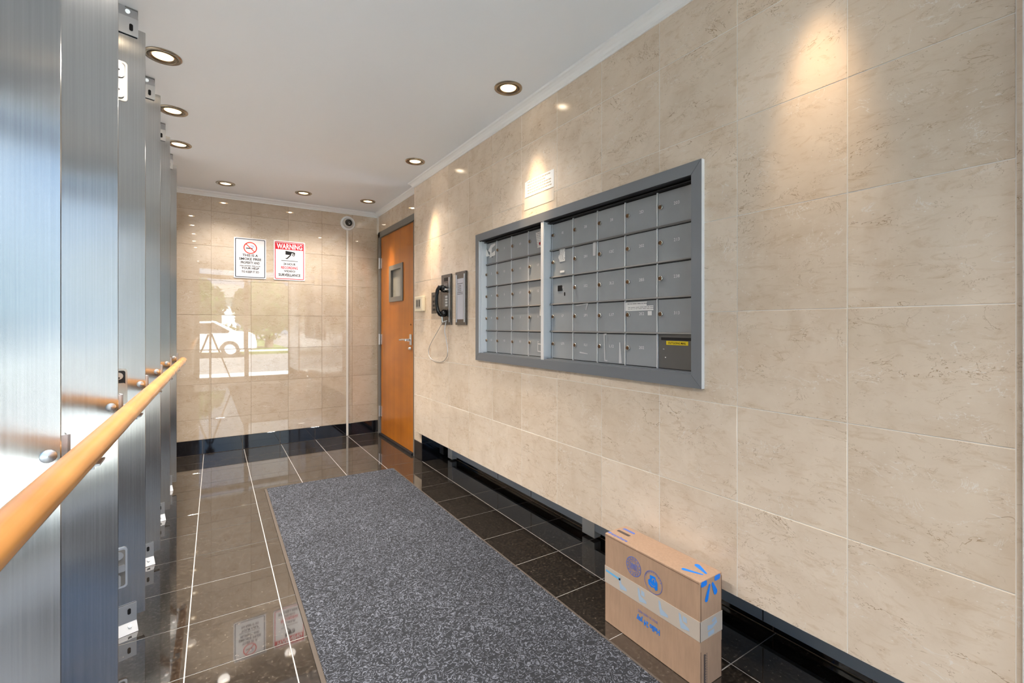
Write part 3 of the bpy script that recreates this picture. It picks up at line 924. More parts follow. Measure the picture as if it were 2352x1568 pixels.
for unit, cols, lab in ((0, colsR, labelsR), (1, colsL, labelsL)):
    nc = len(cols)-1
    for ci in range(nc):
        for ri in range(5):
            y0, y1 = cols[ci], cols[ci+1]; z0, z1 = rows[ri], rows[ri+1]
            lbl = lab[4-ri][ci]
            if unit == 0 and ci == 0 and ri == 0:
                # outgoing mail slot panel
                bm = new_bm()
                for a0, a1, b0, b1 in sub_rect([(y0+.003, y1-.003, z0+.004, z1-.004)], (y0+.010, y1-.014, z1-.026, z1-.015)):
                    add_box(bm, DXF+.004, DXF+.007, a0, a1, b0, b1)
                sd = obj('mail_slot_panel', bm, M_box_d, mb); sd['label'] = 'darker panel with outgoing mail slot'
                bx('slot', (DXF+.0055, DXF+.012, y0+.010, y1-.014, z1-.026, z1-.015), M_dark, sd)
                bx('slot_label', (DXF+.0030, DXF+.0038, y0+.032, y0+.128, z1-.043, z1-.028), M_yellow, sd)
                bm = new_bm(); text_bm(bm, 'OUTGOING MAIL', .011, frame_right(y0+.080, z1-.0395, DXF+.0028), width=.078, bold=.02)
                obj('lettering', bm, M_inkb, sd)
                bm = new_bm()
                for yy, zz in ((y1-.026, z1-.060), (y1-.034, z1-.092)):
                    add_lathe(bm, [(.003, 0), (.002, .0015), (.0002, .002)], Matrix.Translation((DXF+.004, yy, zz)) @ Matrix.Rotation(-PI/2, 4, 'Y'), 10)
                obj('rivet', bm, M_bright, sd)
                continue
            dd_ = bpy.data.objects.new('mailbox_door', door_mesh(y1-y0, z1-z0))
            dd_.location = Vector((DXF+random.uniform(-.0004, .0004), (y0+y1)/2, (z0+z1)/2))-Vector(mb.location)
            dd_.rotation_euler = (0, random.uniform(-.006, .006), random.uniform(-.006, .006))
            link(dd_, mb)
            hw = (y1-y0)/2
            if (unit, ci, ri) not in ((1, 3, 4), (0, 4, 2)):
                o = bpy.data.objects.new('lock', lk_me); o.location = (-.0002, hw-.019, .006); link(o, dd_)
                o2 = bpy.data.objects.new('lock_core', ck_me); o2.location = (-.0002, hw-.019, .006); link(o2, dd_)
            else:
                bm = new_bm(); add_prism(bm, rrect(.009, .018, .004), frame_right(-hw*.25, -.02, -.0002), .0003)
                obj('lock_hole', bm, M_inkb, dd_, local=True)
            if lbl:
                bm = new_bm(); text_bm(bm, lbl, .0165, frame_right(-hw*.06, .004, -.0006), sx=1.1)
                obj('number', bm, M_num, dd_, local=True)
# dividers and shelf rails
for cols in (colsR, colsL):
    for yv in cols[1:-1]:
        bx('divider', (DXF-.002, 1.457, yv-.0022, yv+.0022, rows[0], rows[-1]), M_alu_b, mb)
    bx('divider', (DXF+.003, 1.457, cols[-1]-.003, cols[-1]+.003, rows[0], rows[-1]), M_alu_b, mb)
for a, b in ((colsR[0]-.016, 1.846), (1.862, colsL[-1]+.003)):
    for zv in rows[1:-1]:
        bm = new_bm(); add_prism(bm, [(DXF-.008, zv-.001), (DXF-.005, zv+.004), (1.452, zv+.0045), (1.452, zv-.003), (DXF-.004, zv-.0035)],
            Matrix(((1, 0, 0, 0), (0, 0, 1, a), (0, 1, 0, 0), (0, 0, 0, 1))), b-a)
        bmesh.ops.recalc_face_normals(bm, faces=bm.faces)
        obj('shelf_rail', bm, M_shelf, mb)
bx('cabinet_back', (1.452, 1.472, iy0, iy1, iz0, iz1), M_dark, mb)

# papers and stickers on the mailboxes
def paper(name, label, cat, y0, y1, z0, z1, x, lines=0, mt_=None, poly=None, ink=None, th=.0006):
    bm = new_bm()
    if poly: quadprism(bm, [(y0+(y1-y0)*(1-u), z0+(z1-z0)*v_) for u, v_ in poly], x-th, x); bmesh.ops.recalc_face_normals(bm, faces=bm.faces)
    else: add_box(bm, x-th, x, y0, y1, z0, z1)
    t = thing(name, label, cat, (x, (y0+y1)/2, z0))
    obj('sheet', bm, mt_ or M_paper, t)
    if lines:
        bm = new_bm()
        for k in range(lines):
            z = z1-(z1-z0)*(k+1)/(lines+1); h = (z1-z0)/(lines+1)*.38
            e0 = y0+(y1-y0)*random.uniform(.08, .3); e1 = y1-(y1-y0)*.1
            yy = e1
            while yy > e0:
                wd = random.uniform(.004, .014)*(1 if y1-y0 < .1 else 1.6)
                add_flat(bm, [(0, 0), (wd, 0), (wd, h), (0, h)], frame_right(yy, z, x-th-.0002)); yy -= wd+.003
        obj('printed_text', bm, ink or M_ink, t)
    return t
XD = DXF-.0008
paper('torn_note', 'torn white paper and tape scraps on the top left mailbox', 'paper', 2.44, 2.52, 1.555, 1.60, XD-.004, poly=[(0, .9), (.5, 1), (.75, .3), (1, 0), (.45, 0), (.3, .25), (0, .4)])
paper('tape_scrap', 'whitish tape residue across the top left mailbox', 'tape', 2.385, 2.47, 1.545, 1.625, XD-.001, mt_=M_tape, poly=[(0, .55), (.4, .95), (1, 1), (1, .85), (.55, .7), (.5, .3), (1, .45), (1, .1), (.2, .0), (.3, .4)])
t_ = paper('card_note', 'white folded card with a red dot stuck on the fourth mailbox of the top row', 'paper', 1.895, 1.968, 1.535, 1.625, XD-.002, lines=9, poly=[(0, .92), (1, 1), (.9, .1), (.55, 0), (.2, .0), (.08, .5)])
bm = new_bm(); add_flat(bm, ellipse(.006, .008, 14), frame_right(1.932, 1.555, XD-.0032)); obj('red_dot', bm, M_red, t_)
paper('printed_label', 'small printed grid label by the centre post, second row from the bottom', 'label', 1.880, 1.935, 1.178, 1.228, XD-.001, lines=6)
paper('white_sticker', 'white paper sticker with curled strip on a mailbox right of the centre post', 'sticker', 1.730, 1.780, 1.440, 1.502, XD-.001, lines=8, poly=[(.2, 1), (1, 1), (1, 0), (.2, .02), (0, .35), (.05, .55), (.2, .5)])
paper('small_label', 'tiny white label below the curled sticker', 'label', 1.735, 1.768, 1.386, 1.396, XD-.001)
t_ = paper('dark_name_label', 'small black embossed name label beside a red lock in the middle row', 'label', 1.752, 1.786, 1.296, 1.324, XD-.001, mt_=M_inkb)
paper('address_label', 'pair of long white address labels on the second row from the bottom', 'label', 1.228, 1.340, 1.205, 1.221, XD-.001, lines=1)
paper('address_label', 'wider white address label just under another on the same mailbox', 'label', 1.196, 1.340, 1.186, 1.205, XD-.001, lines=2)
paper('square_label', 'tiny square white label at the corner below the address labels', 'label', 1.204, 1.224, 1.166, 1.183, XD-.001)
M_res = mat('tape_residue', (.62, .63, .64), .4)
def residue(name, label, strips):
    bm = new_bm()
    ys = [p[0] for s in strips for p in s]; zs = [p[1] for s in strips for p in s]
    for s in strips: bm.faces.new([bm.verts.new((XD-.0006, y, z)) for y, z in s])
    return tag(obj(name, bm, M_res), label, 'tape')
residue('tape_residue', 'rectangle of white tape residue on the bottom row mailbox left of the centre post',
    [[(1.955, 1.033), (1.900, 1.030), (1.900, 1.024), (1.955, 1.027)], [(1.955, 1.030), (1.950, 1.030), (1.950, .992), (1.955, .992)], [(1.955, .994), (1.900, .990), (1.900, .985), (1.955, .988)]])
residue('tape_residue', 'tall bracket of tape residue beside the lock, bottom row third mailbox right of the post',
    [[(1.468, 1.090), (1.462, 1.086), (1.458, .975), (1.464, .972)], [(1.468, 1.090), (1.450, 1.092), (1.452, 1.085), (1.464, 1.083)], [(1.462, .977), (1.445, .975), (1.445, .971), (1.464, .971)]])
residue('tape_residue', 'white vertical tape strip near the right edge, bottom row third mailbox right of the post',
    [[(1.376, 1.055), (1.370, 1.055), (1.362, .968), (1.378, .966)]])
residue('tape_residue', 'curved tape residue at the top of a mailbox, second column right of the post',
    [[(1.655, 1.222), (1.575, 1.228), (1.575, 1.224), (1.645, 1.218)], [(1.575, 1.228), (1.567, 1.228), (1.580, 1.196), (1.585, 1.198)]])
residue('tape_residue', 'short white scratch on the bottom row second mailbox right of the centre post',
    [[(1.625, 1.004), (1.570, .998), (1.570, .995), (1.625, .998)]])
residue('tape_residue', 'pale tape corner at the top of the second row mailbox second from the centre post',
    [[(1.536, 1.500), (1.516, 1.500), (1.520, 1.440), (1.536, 1.440)]])

# notice on the marble above the mailboxes
t_ = paper('paper_notice', 'worn printed notice taped on the marble above the mailboxes, lit by a lamp beam', 'notice', 1.774, 2.022, 1.808, 1.895, WX-.0006, lines=5, ink=mat('faded_ink', (.50, .42, .32), .6), poly=[(0, .93), (.16, 1.0), (.22, .93), (.3, 1.0), (1, 1), (1, 0), (0, 0)])
paper('paper_strip', 'blank translucent paper strip under the notice above the mailboxes', 'paper', 1.774, 2.028, 1.742, 1.800, WX-.0006, mt_=mat('aged_paper', (.74, .66, .56), .5))

# ------------------------------------------------------------------ intercom, phone, directory, wall control
ic = thing('intercom_panel', 'tall dark bronze intercom plate on the marble behind the telephone', 'intercom', (WX, 2.985, 1.13))
bx('plate', (WX-.012, WX-.0006, 2.906, 3.064, 1.131, 1.488), M_plate, ic, bev=.002)
bx('bright_edge', (WX-.014, WX-.011, 2.926, 2.934, 1.15, 1.465), M_alu_b, ic)
bx('keypad', (WX-.016, WX-.011, 2.945, 3.02, 1.25, 1.345), M_frame, ic, bev=.001)
bm = new_bm()
for r_ in range(4):
    for c_ in range(2):
        add_box(bm, WX-.019, WX-.0155, 2.952+c_*.018, 2.966+c_*.018, 1.262+r_*.020, 1.276+r_*.020)
k_ = obj('key', bm, M_paper, ic)
bx('display', (WX-.0135, WX-.0115, 2.955, 3.015, 1.44, 1.465), M_dark, ic)
bx('speaker_grille', (WX-.0135, WX-.0115, 2.955, 3.015, 1.395, 1.425), M_shelf, ic)
sp_ = thing('side_panel', 'small dark bronze button plate behind the telephone handset', 'button panel', (WX, 3.16, 1.217))
bx('plate', (WX-.008, WX-.0006, 3.075, 3.251, 1.217, 1.375), M_plate, sp_, bev=.002)
bm = new_bm()
for z in (1.245, 1.275, 1.305, 1.345):
    add_box(bm, WX-.010, WX-.0075, 3.17, 3.22, z-.008, z+.008)
obj('button', bm, M_dark, sp_)
dr = thing('tenant_directory', 'narrow tenant directory with silver sides and white list beside the mailboxes', 'directory', (WX, 2.756, 1.13))
bx('case', (WX-.014, WX-.0006, 2.680, 2.832, 1.130, 1.487), M_plate, dr, bev=.002)
bx('list', (WX-.0152, WX-.0138, 2.712, 2.802, 1.168, 1.440), mat('directory_list', (.58, .60, .68), .4), dr)
for y in (2.697, 2.812): bx('bright_bar', (WX-.018, WX-.0138, y-.004, y+.004, 1.148, 1.468), M_alu_b, dr)
bm = new_bm()
for z in (1.405, 1.345, 1.335): add_flat(bm, [(0, 0), (.078, 0), (.078, .003), (0, .003)], frame_right(2.797, z, WX-.0154))
for k in range(8): add_flat(bm, [(0, 0), (.05, 0), (.05, .002), (0, .002)], frame_right(2.790, 1.395-k*.006, WX-.0154))
obj('printed_lines', bm, M_inkb, dr)
tc_ = thing('wall_control', 'cream square wall control box at the corner of the marble wall', 'control box', (WX, 3.49, 1.24))
bx('case', (WX-.028, WX-.0006, 3.385, 3.545, 1.238, 1.357), M_beige, tc_, bev=.004)
bx('window', (WX-.0292, WX-.027, 3.415, 3.515, 1.262, 1.336), mat('grey_film', (.45, .43, .38), .3), tc_)
bm = new_bm()
for y, w_ in ((3.50, .006), (3.475, .010), (3.44, .016)): add_box(bm, WX-.0305, WX-.029, y-w_/2, y+w_/2, 1.275, 1.328)
obj('slider', bm, M_inkb, tc_)

ph = thing('telephone_handset', 'black telephone handset hanging on the intercom plate', 'telephone', (1.36, 2.985, 1.2))
bm = new_bm()
hy = 2.985
pts = [(1.372, hy, 1.383), (1.352, hy+.002, 1.400), (1.332, hy+.004, 1.397), (1.318, hy+.005, 1.375), (1.311, hy+.006, 1.34), (1.309, hy+.006, 1.30), (1.312, hy+.005, 1.262), (1.320, hy+.004, 1.228), (1.334, hy+.003, 1.206), (1.352, hy+.002, 1.198), (1.368, hy, 1.208)]
pts = [(a+.020, b, c_) for a, b, c_ in pts]
add_tube(bm, pts, [.012, .015, .0145, .0135, .013, .013, .013, .0135, .0145, .016, .012], 16)
obj('handle', bm, M_black, ph, smooth=True)
for z, rr_ in ((1.383, .024), (1.214, .027)):
    bm = new_bm()
    add_lathe(bm, [(.012, -.012), (rr_*.85, -.004), (rr_, .008), (rr_, .020), (rr_*.85, .026), (.0005, .027)], Matrix.Translation((1.3715, hy, z)) @ Matrix.Rotation(PI/2, 4, 'Y'), 24)
    obj('ear_cup', bm, M_black, ph, smooth=True)
bm = new_bm()
add_box(bm, 1.368, WX-.0165, hy-.052, hy-.006, 1.372, 1.386, bev=.002)
obj('cradle_hook', bm, M_bright, ph)
bm = new_bm(); add_cyl(bm, (1.368, hy, 1.190), (1.373, hy, 1.150), .007, .005, 12); add_cyl(bm, (1.373, hy, 1.150), (WX-.0125, hy-.02, 1.160), .004, seg=10)
obj('cord_collar', bm, M_bolt, ph, smooth=True)
cd = new_bm()
ctl = [(1.374, hy, 1.150), (1.385, 3.06, 1.11), (1.395, 3.19, 1.03), (1.400, 3.275, .97), (1.402, 3.30, .92), (1.402, 3.27, .88), (1.402, 3.16, .858), (1.402, 3.04, .868), (1.400, 2.97, .905), (1.398, 2.955, .96), (1.392, 2.965, 1.03), (1.385, 2.975, 1.09), (1.395, 2.975, 1.15)]
def crom(ps, n=8):
    out = []; ps = [Vector(p) for p in ps]
    for i in range(len(ps)-1):
        a, b, c_, d_ = ps[max(i-1, 0)], ps[i], ps[i+1], ps[min(i+2, len(ps)-1)]
        for k in range(n):
            t = k/n
            out.append(.5*((2*b)+(c_-a)*t+(2*a-5*b+4*c_-d_)*t*t+(3*b-a-3*c_+d_)*t**3))
    out.append(ps[-1]); return out
add_tube(cd, crom(ctl), .0028, 8)
obj('armoured_cord', cd, mat('braided_steel_cord', (.70, .70, .70), .35, .9), ph, smooth=True)

# ------------------------------------------------------------------ signs on the back wall
def RB(x, z, off=.001):   # point on back wall local -> world frame
    return Matrix.Translation((B0[0], B0[1], 0)) @ Matrix.Rotation(BT, 4, 'Z') @ frame_back(x, -off, z)
def lx(X): return X/math.cos(BT)
XS = {1: .310, 2: .636}
s1 = thing('no_smoking_sign', 'white no-smoking notice with navy border and red prohibition circle on the back wall', 'sign', RB(lx(.314), 1.75).translation[:])
s1.location = RB(lx(.314), 1.75).translation
def plate(t, cx, cz, w_, h_, mt_, off=.0008):
    bm = new_bm(); add_prism(bm, rrect(w_, h_, .008), RB(cx, cz, off), .003); return obj('board', bm, mt_, t)
cx1, cz1 = .3105, 1.743; w1, h1 = .258, .370
plate(s1, cx1, cz1, w1, h1, M_sign)
def border(t, cx, cz, w_, h_, th_, mt_, off):
    bm = new_bm(); o = rrect(w_, h_, .010); i_ = rrect(w_-2*th_, h_-2*th_, .005)
    M = RB(cx, cz, off); O = [bm.verts.new(M @ Vector((x, y, 0))) for x, y in o]; I = [bm.verts.new(M @ Vector((x, y, 0))) for x, y in i_]
    for k in range(len(O)):
        j = (k+1) % len(O); bm.faces.new((O[k], O[j], I[j], I[k]))
    return obj('border', bm, mt_, t)
border(s1, cx1, cz1, w1-.018, h1-.018, .006, M_navy, .0042)
M = RB(cx1, cz1+.095, .0044)
bm = new_bm()
add_flat(bm, [(-.034, -.004), (.020, -.004), (.020, .004), (-.034, .004)], M @ Matrix.Translation((-.001, -.004, 0)))
obj('cigarette', bm, M_inkb, s1)
bm = new_bm()
add_ring(bm, M @ Matrix.Translation((.012, .004, 0)), .020, .0165, 0, n=12, w0=.2, w1=2.2)
add_ring(bm, M @ Matrix.Translation((.014, .002, 0)), .012, .009, 0, n=12, w0=.2, w1=2.0)
obj('smoke_lines', bm, M_blue_p, s1)
bm = new_bm()
add_ring(bm, M @ Matrix.Translation((0, 0, .0003)), .054, .046, 0, n=48)
add_flat(bm, [(-.048, -.0035), (.048, -.0035), (.048, .0035), (-.048, .0035)], M @ Matrix.Translation((0, 0, .0003)) @ Matrix.Rotation(-PI/4, 4, 'Z'))
obj('prohibition_ring', bm, M_redo, s1)
bm = new_bm()
for s, z, sz, wd in (('THIS IS A', .016, .030, .125), ('SMOKE FREE', -.018, .030, .178), ('PROPERTY AND', -.052, .030, .150), ('please remember, thank you for', -.074, .014, .165), ('YOUR HELP', -.101, .027, .140), ('TO KEEP IT SO', -.134, .026, .140)):
    text_bm(bm, s, sz*1.02, RB(cx1, cz1+z, .0044), bold=.025, width=wd)
obj('lettering', bm, M_inkb, s1)

cx2 = .638; w2, h2 = .272, .374
s2 = thing('security_warning_sign', 'white and red security camera warning sign on the back wall', 'sign', (0, 0, 0)); s2.location = RB(cx2, cz1).translation
plate(s2, cx2, cz1+.002, w2, h2, M_sign)
border(s2, cx2, cz1+.002, w2-.020, h2-.020, .006, M_red, .0042)
bm = new_bm(); add_flat(bm, [(-.119, 0), (.119, 0), (.119, .062), (-.119, .062)], RB(cx2, cz1+.106, .0043)); obj('red_band', bm, M_red, s2)
bm = new_bm(); text_bm(bm, 'WARNING', .066, RB(cx2, cz1+.114, .0048), bold=.03, width=.222); obj('heading', bm, M_sign, s2)
M = RB(cx2, cz1+.055, .0044)
bm = new_bm()
add_flat(bm, [(-.036, .040), (.014, .034), (.042, .030), (.050, .018), (.046, .010), (.034, .020), (.018, .020), (.012, .002), (-.036, .004)], M)
add_flat(bm, [(.004, .004), (.014, .000), (-.020, -.038), (-.034, -.036), (-.036, -.029), (-.024, -.028)], M)
add_ring(bm, M @ Matrix.Translation((.034, .004, .0001)), .012, .006, 0, n=16)
obj('camera_symbol', bm, M_inkb, s2)
bm = new_bm()
add_flat(bm, [(-.072, -.003), (.072, -.003), (.072, .002), (-.072, .002)], RB(cx2, cz1+.001, .0044))
for s, z, sz, wd in (('24 HOUR', -.040, .028, .105), ('VIDEO', -.106, .024, .100), ('SURVEILLANCE', -.146, .034, .190)):
    text_bm(bm, s, sz, RB(cx2, cz1+z, .0044), bold=.03, width=wd)
obj('lettering', bm, M_inkb, s2)
bm = new_bm(); text_bm(bm, 'RECORDING', .034, RB(cx2, cz1-.077, .0044), bold=.03, width=.145); obj('red_lettering', bm, M_red, s2)

# ------------------------------------------------------------------ security camera and its conduit
cxc = lx(1.176)
cc = thing('security_camera', 'white round turret security camera high on the back wall', 'camera', (0, 0, 0)); cc.location = RB(cxc, 2.168).translation
M = RB(cxc, 2.168, .0005)
bm = new_bm(); add_lathe(bm, [(.072, 0), (.072, .014), (.066, .022), (.056, .024), (.054, .018), (.050, .018)], M, 36); obj('base', bm, M_white, cc, smooth=True)
bm = new_bm(); add_lathe(bm, [(.052, .018), (.052, .028), (.046, .042), (.036, .050), (.034, .048)], M, 36); obj('eyeball', bm, mat('light_grey_plastic', (.62, .63, .62), .35), cc, smooth=True)
bm = new_bm(); add_lathe(bm, [(.036, .046), (.034, .051), (.024, .053), (.014, .050), (.0005, .052)], M, 30); ln = obj('lens', bm, M_black, cc, smooth=True)
bm = new_bm(); add_ring(bm, M @ Matrix.Translation((.004, 0, .0535)), .009, .007, 0, n=18); obj('lens_ring', bm, M_bright, ln)
cn = thing('cable_conduit', 'thin white cable conduit running down from the security camera', 'conduit', (0, 0, 0)); cn.location = RB(cxc, 0).translation
bm = new_bm()
for z0, z1 in ((.004, 1.0), (1.001, 2.098)):
    add_prism(bm, [(-.009, z0), (.009, z0), (.009, z1), (-.009, z1)], RB(cxc-.004, 0, .0006), .011)
obj('channel', bm, mat('white_conduit', (.78, .75, .70), .35), cn)

# ------------------------------------------------------------------ cardboard box
X0, X1, BY0, BY1, BH = 1.262, 1.376, .866, 1.274, .335
cb = thing('cardboard_box', 'narrow brown cardboard shipping box with blue prints standing against the marble wall', 'box', ((X0+X1)/2, (BY0+BY1)/2, 0))
bx('carton', (X0, X1, BY0, BY1, .0006, BH), M_card, cb, bev=.0015)
bm = new_bm()
add_box(bm, X0-.0006, X0+.001, BY0+.004, BY1-.004, BH-.0075, BH-.0062)
for zz in ((.005, .118), (.205, .325)):
    add_box(bm, X0+.002, X0+.0045, BY0-.0006, BY0+.001, *zz)
    add_box(bm, X1-.0045, X1-.002, BY0-.0006, BY0+.001, *zz)
obj('flap_edge', bm, M_card_d, cb)
TZ0, TZ1 = .150, .212
bm = new_bm()
add_box(bm, X0-.0009, X0+.0002, BY0-.0009, BY1+.0009, TZ0, TZ1); add_box(bm, X0-.0009, X1+.0009, BY0-.0009, BY0+.0002, TZ0, TZ1)
add_box(bm, X0-.0009, X1+.0009, BY1, BY1+.0009, TZ0, TZ1)
tp = obj('packing_tape', bm, M_ptape, cb)
FXb = X0-.0010
def fB(y, z, off=0): return frame_right(y, z, FXb-off)
def fE(x, z, off=0): return frame_back(x, BY0-.0010-off, z)
def fT(x, y, off=0): return Matrix(((0, 1, 0, x), (-1, 0, 0, y), (0, 0, 1, BH+.0004+off), (0, 0, 0, 1)))   # read from the hall: right = -Y
# faded blue print under the tape: worn lettering and seam
bm = new_bm()
add_flat(bm, [(0, 0), (.072, -.004), (.074, .004), (0, .007)], fB(BY1-.006, .192, .0004))
obj('tape_print', bm, M_blue_m, tp)
bm = new_bm()
for k, yy in enumerate((1.185, 1.095, 1.005, .925)):
    Mx = fB(yy, .182, .0004)
    add_flat(bm, [(-.018, .022), (-.010, .020), (-.004, -.002), (.020, -.010), (.022, -.018), (-.010, -.024), (-.016, 0)], Mx)
    if k % 2: add_flat(bm, [(-.002, .020), (.012, .018), (.014, .002), (-.002, .002)], Mx @ Matrix.Translation((0, 0, .0001)))
Mx = fE(1.318, .180, .0004)
add_flat(bm, [(-.020, .010), (.002, .006), (.026, .016), (.030, .004), (.004, -.006), (-.020, -.006)], Mx)
add_flat(bm, [(.002, .018), (.018, .026), (.026, .018), (.004, .012)], Mx)
add_flat(bm, [(-.018, -.012), (.014, -.010), (.014, -.024), (-.016, -.026)], Mx)
obj('tape_lettering', bm, mat('very_pale_blue_print', (.42, .54, .68), .35), tp)
# two round emblems on the broad face
bm = new_bm()
Mx = fB(1.132, .268)
add_ring(bm, Mx, .034, .0315, 0, n=40); add_ring(bm, Mx, .025, .0235, 0, n=36); add_ring(bm, Mx, .0195, .0180, 0, n=30)
for a in range(0, 360, 24):
    add_flat(bm, [(.026, -.0016), (.0305, -.0016), (.0305, .0016), (.026, .0016)], Mx @ Matrix.Rotation(math.radians(a), 4, 'Z'))
for k in range(-2, 3):
    add_flat(bm, [(k*.006-.0018, -.010-(k % 2)*.003), (k*.006+.0018, -.010), (k*.006+.0018, .009+(k % 2)*.004), (k*.006-.0018, .011)], Mx)
add_flat(bm, [(-.008, .002), (.008, .002), (.008, .0045), (-.008, .0045)], Mx @ Matrix.Translation((0, 0, .0001)))
obj('round_emblem', bm, M_blue_p, cb)
bm = new_bm()
Mx = fB(1.045, .252)
add_ring(bm, Mx, .038, .0362, 0, n=40)
for a in range(200, 341, 14): add_flat(bm, [(.031, -.0013), (.035, -.0013), (.035, .0013), (.031, .0013)], Mx @ Matrix.Rotation(math.radians(a-180), 4, 'Z'))
obj('round_emblem', bm, M_blue_p, cb)
bm = new_bm()
pc = [(-.012, .020), (.010, .022), (.014, .012), (.020, .006), (.020, -.018), (.012, -.024), (.006, -.016), (-.006, -.020), (-.018, -.014), (-.020, .000), (-.012, .006)]
add_flat(bm, pc, Mx @ Matrix.Translation((-.002, 0, 0)))
obj('emblem_centre', bm, M_blue, cb)
bm = new_bm(); add_ring(bm, Mx @ Matrix.Translation((.002, .007, .0003)), .007, .0045, 0, n=16, w0=-.6, w1=3.8); add_ring(bm, Mx @ Matrix.Translation((-.001, .0, .0003)), .013, .0118, 0, n=16, w0=3.6, w1=5.6)
obj('emblem_line', bm, M_card, cb)
# upside-down lettering below the tape
bm = new_bm(); text_bm(bm, 'BOX IS 100% REC', .012, fB(1.070, .128) @ Matrix.Rotation(PI, 4, 'Z'), width=.085); obj('small_lettering', bm, M_blue_p, cb)
bm = new_bm(); text_bm(bm, 'Hello 24 yay', .027, fB(1.068, .104) @ Matrix.Rotation(PI, 4, 'Z'), width=.100, bold=.03); obj('lettering', bm, M_blue, cb)
# spark mark wrapping the top near edge
def petal(bm, M, l0, l1, w0_, w1_):
    ang = [PI/2+PI*k/8 for k in range(9)]
    pl = [(l0+w0_*math.cos(a), w0_*math.sin(a)) for a in ang]+[(l1-w1_*math.cos(a), -w1_*math.sin(a)) for a in ang]
    add_flat(bm, pl, M)
bm = new_bm()
SC = 1.316
Ce = fE(SC, BH-.006)
petal(bm, Ce @ Matrix.Rotation(math.radians(-112), 4, 'Z'), .018, .060, .0045, .0085)
petal(bm, Ce @ Matrix.Rotation(math.radians(-62), 4, 'Z'), .018, .052, .0050, .0095)
for sx_ in (-1, 1):
    add_flat(bm, rrect(.030, .017, .006, cx=sx_*.0350-.001, cy=-.0035), Ce)
Ct = Matrix(((1, 0, 0, SC), (0, 1, 0, BY0+.004), (0, 0, 1, BH+.0004), (0, 0, 0, 1)))
petal(bm, Ct @ Matrix.Rotation(math.radians(66), 4, 'Z'), .020, .068, .0040, .0095)
petal(bm, Ct @ Matrix.Rotation(math.radians(112), 4, 'Z'), .022, .078, .0035, .0075)
bmesh.ops.recalc_face_normals(bm, faces=bm.faces)
obj('spark_mark', bm, M_blue, cb)
# top prints at the far end
bm = new_bm()
text_bm(bm, 'anywhere', .020, fT(1.272, 1.215), width=.078, bold=.04)
add_flat(bm, ellipse(.008, .007, 14), fT(1.278, 1.264))
add_flat(bm, [(-.030, -.006), (.030, -.006), (.026, .006), (-.026, .006)], fT(1.348, 1.232))
obj('top_print', bm, M_blue_p, cb)
bm = new_bm(); add_flat(bm, rrect(.060, .014, .003), fT(1.318, 1.232, .0001)); obj('top_label', bm, mat('brown_ink', (.10, .075, .07), .6), cb)
# barcode-like print low on the end
bm = new_bm()
for k in range(34):
    z = .012+k*.0028; w_ = .011 if k % 3 else .008
    add_flat(bm, [(0, 0), (w_, 0), (w_, .0016), (0, .0016)], fE(1.279, z))
    if k % 2: add_flat(bm, [(0, 0), (.004, 0), (.004, .0018), (0, .0018)], fE(1.2925, z))
obj('end_print', bm, M_navy, cb)

# ------------------------------------------------------------------ outside, seen in reflections
M_side = noisy(mat('pale_concrete', (.62, .61, .59), .8), .08, 3)
M_road = noisy(mat('asphalt', (.17, .17, .175), .85), .08, 5)
M_grass = noisy(mat('green_grass', (.10, .16, .035), .9), .4, 12)
g1 = bx('pavement', (-25, 25, -3.2, -1.02, -.15, -.02), M_side); tag(g1, 'pale concrete pavement outside the entrance', kind='structure')
g2 = bx('road', (-40, 40, -13.0, -3.2, -.25, -.12), M_road); tag(g2, 'grey asphalt road outside', kind='structure')
g3 = bx('ground', (-40, 3.4, -60, -13.0, -.25, -.02), M_grass)
g5 = bx('pavement', (3.401, 40, -60, -13.0, -.25, -.02), M_road); tag(g5, 'pale concrete forecourt across the road', kind='structure'); tag(g3, 'green grass verge across the road', kind='structure')
g4 = bx('pavement', (-40, 3.4, -14.6, -13.4, -.1, .0), M_side); tag(g4, 'pavement across the road', kind='structure')

def leaf_mat(name, c):
    m = mat(name, c, .6); v, rnd = pos_random(m, 0)
    n_ = noise(m, v, 6, 2); r = ramp(m, [(.3, tuple(q*.5 for q in c)), (.7, tuple(min(1, q*1.5) for q in c))]); L(m).new(n_, r.inputs[0]); L(m).new(r.outputs[0], B(m).inputs['Base Color'])
    return m
M_leaf = leaf_mat('green_leaves', (.10, .20, .03)); M_bark = mat('bark', (.10, .07, .05), .9)
def crown(bm, c_, rx, ry, rz_, n_, s):
    for _ in range(n_):
        while True:
            p = Vector((random.uniform(-1, 1), random.uniform(-1, 1), random.uniform(-1, 1)))
            if .35 < p.length < 1: break
        p = Vector((p.x*rx, p.y*ry, p.z*rz_))+Vector(c_)
        a = Vector((random.gauss(0, 1), random.gauss(0, 1), random.gauss(0, 1))).normalized(); b = a.orthogonal().normalized()*s*.6; a = a*s
        bm.faces.new([bm.verts.new(p+a), bm.verts.new(p+b), bm.verts.new(p-a), bm.verts.new(p-b)])
for x, y, h, r_, lb in ((-4.6, -18, 3.3, 1.7, 'leafy green tree across the road, left of three by the car'), (-1.0, -18.2, 3.5, 1.7, 'leafy green tree across the road behind the white car'),
                    (2.6, -18, 3.4, 1.7, 'leafy green tree across the road at the edge of the lawn'), (-9.5, -19, 3.4, 2.2, 'leafy tree across the road far beyond the white car')):
    t = thing('street_tree', lb, 'tree', (x, y, 0), 'trees across the road')
    bm = new_bm(); add_tube(bm, [(x, y, -.05), (x+.1, y, h*.3), (x, y, h*.62)], [.22, .16, .07], 10); obj('trunk', bm, M_bark, t, smooth=True)
    bm = new_bm(); crown(bm, (x, y, h*.62), r_, r_*.6, h*.42, 3200, .15); obj('crown', bm, M_leaf, t)
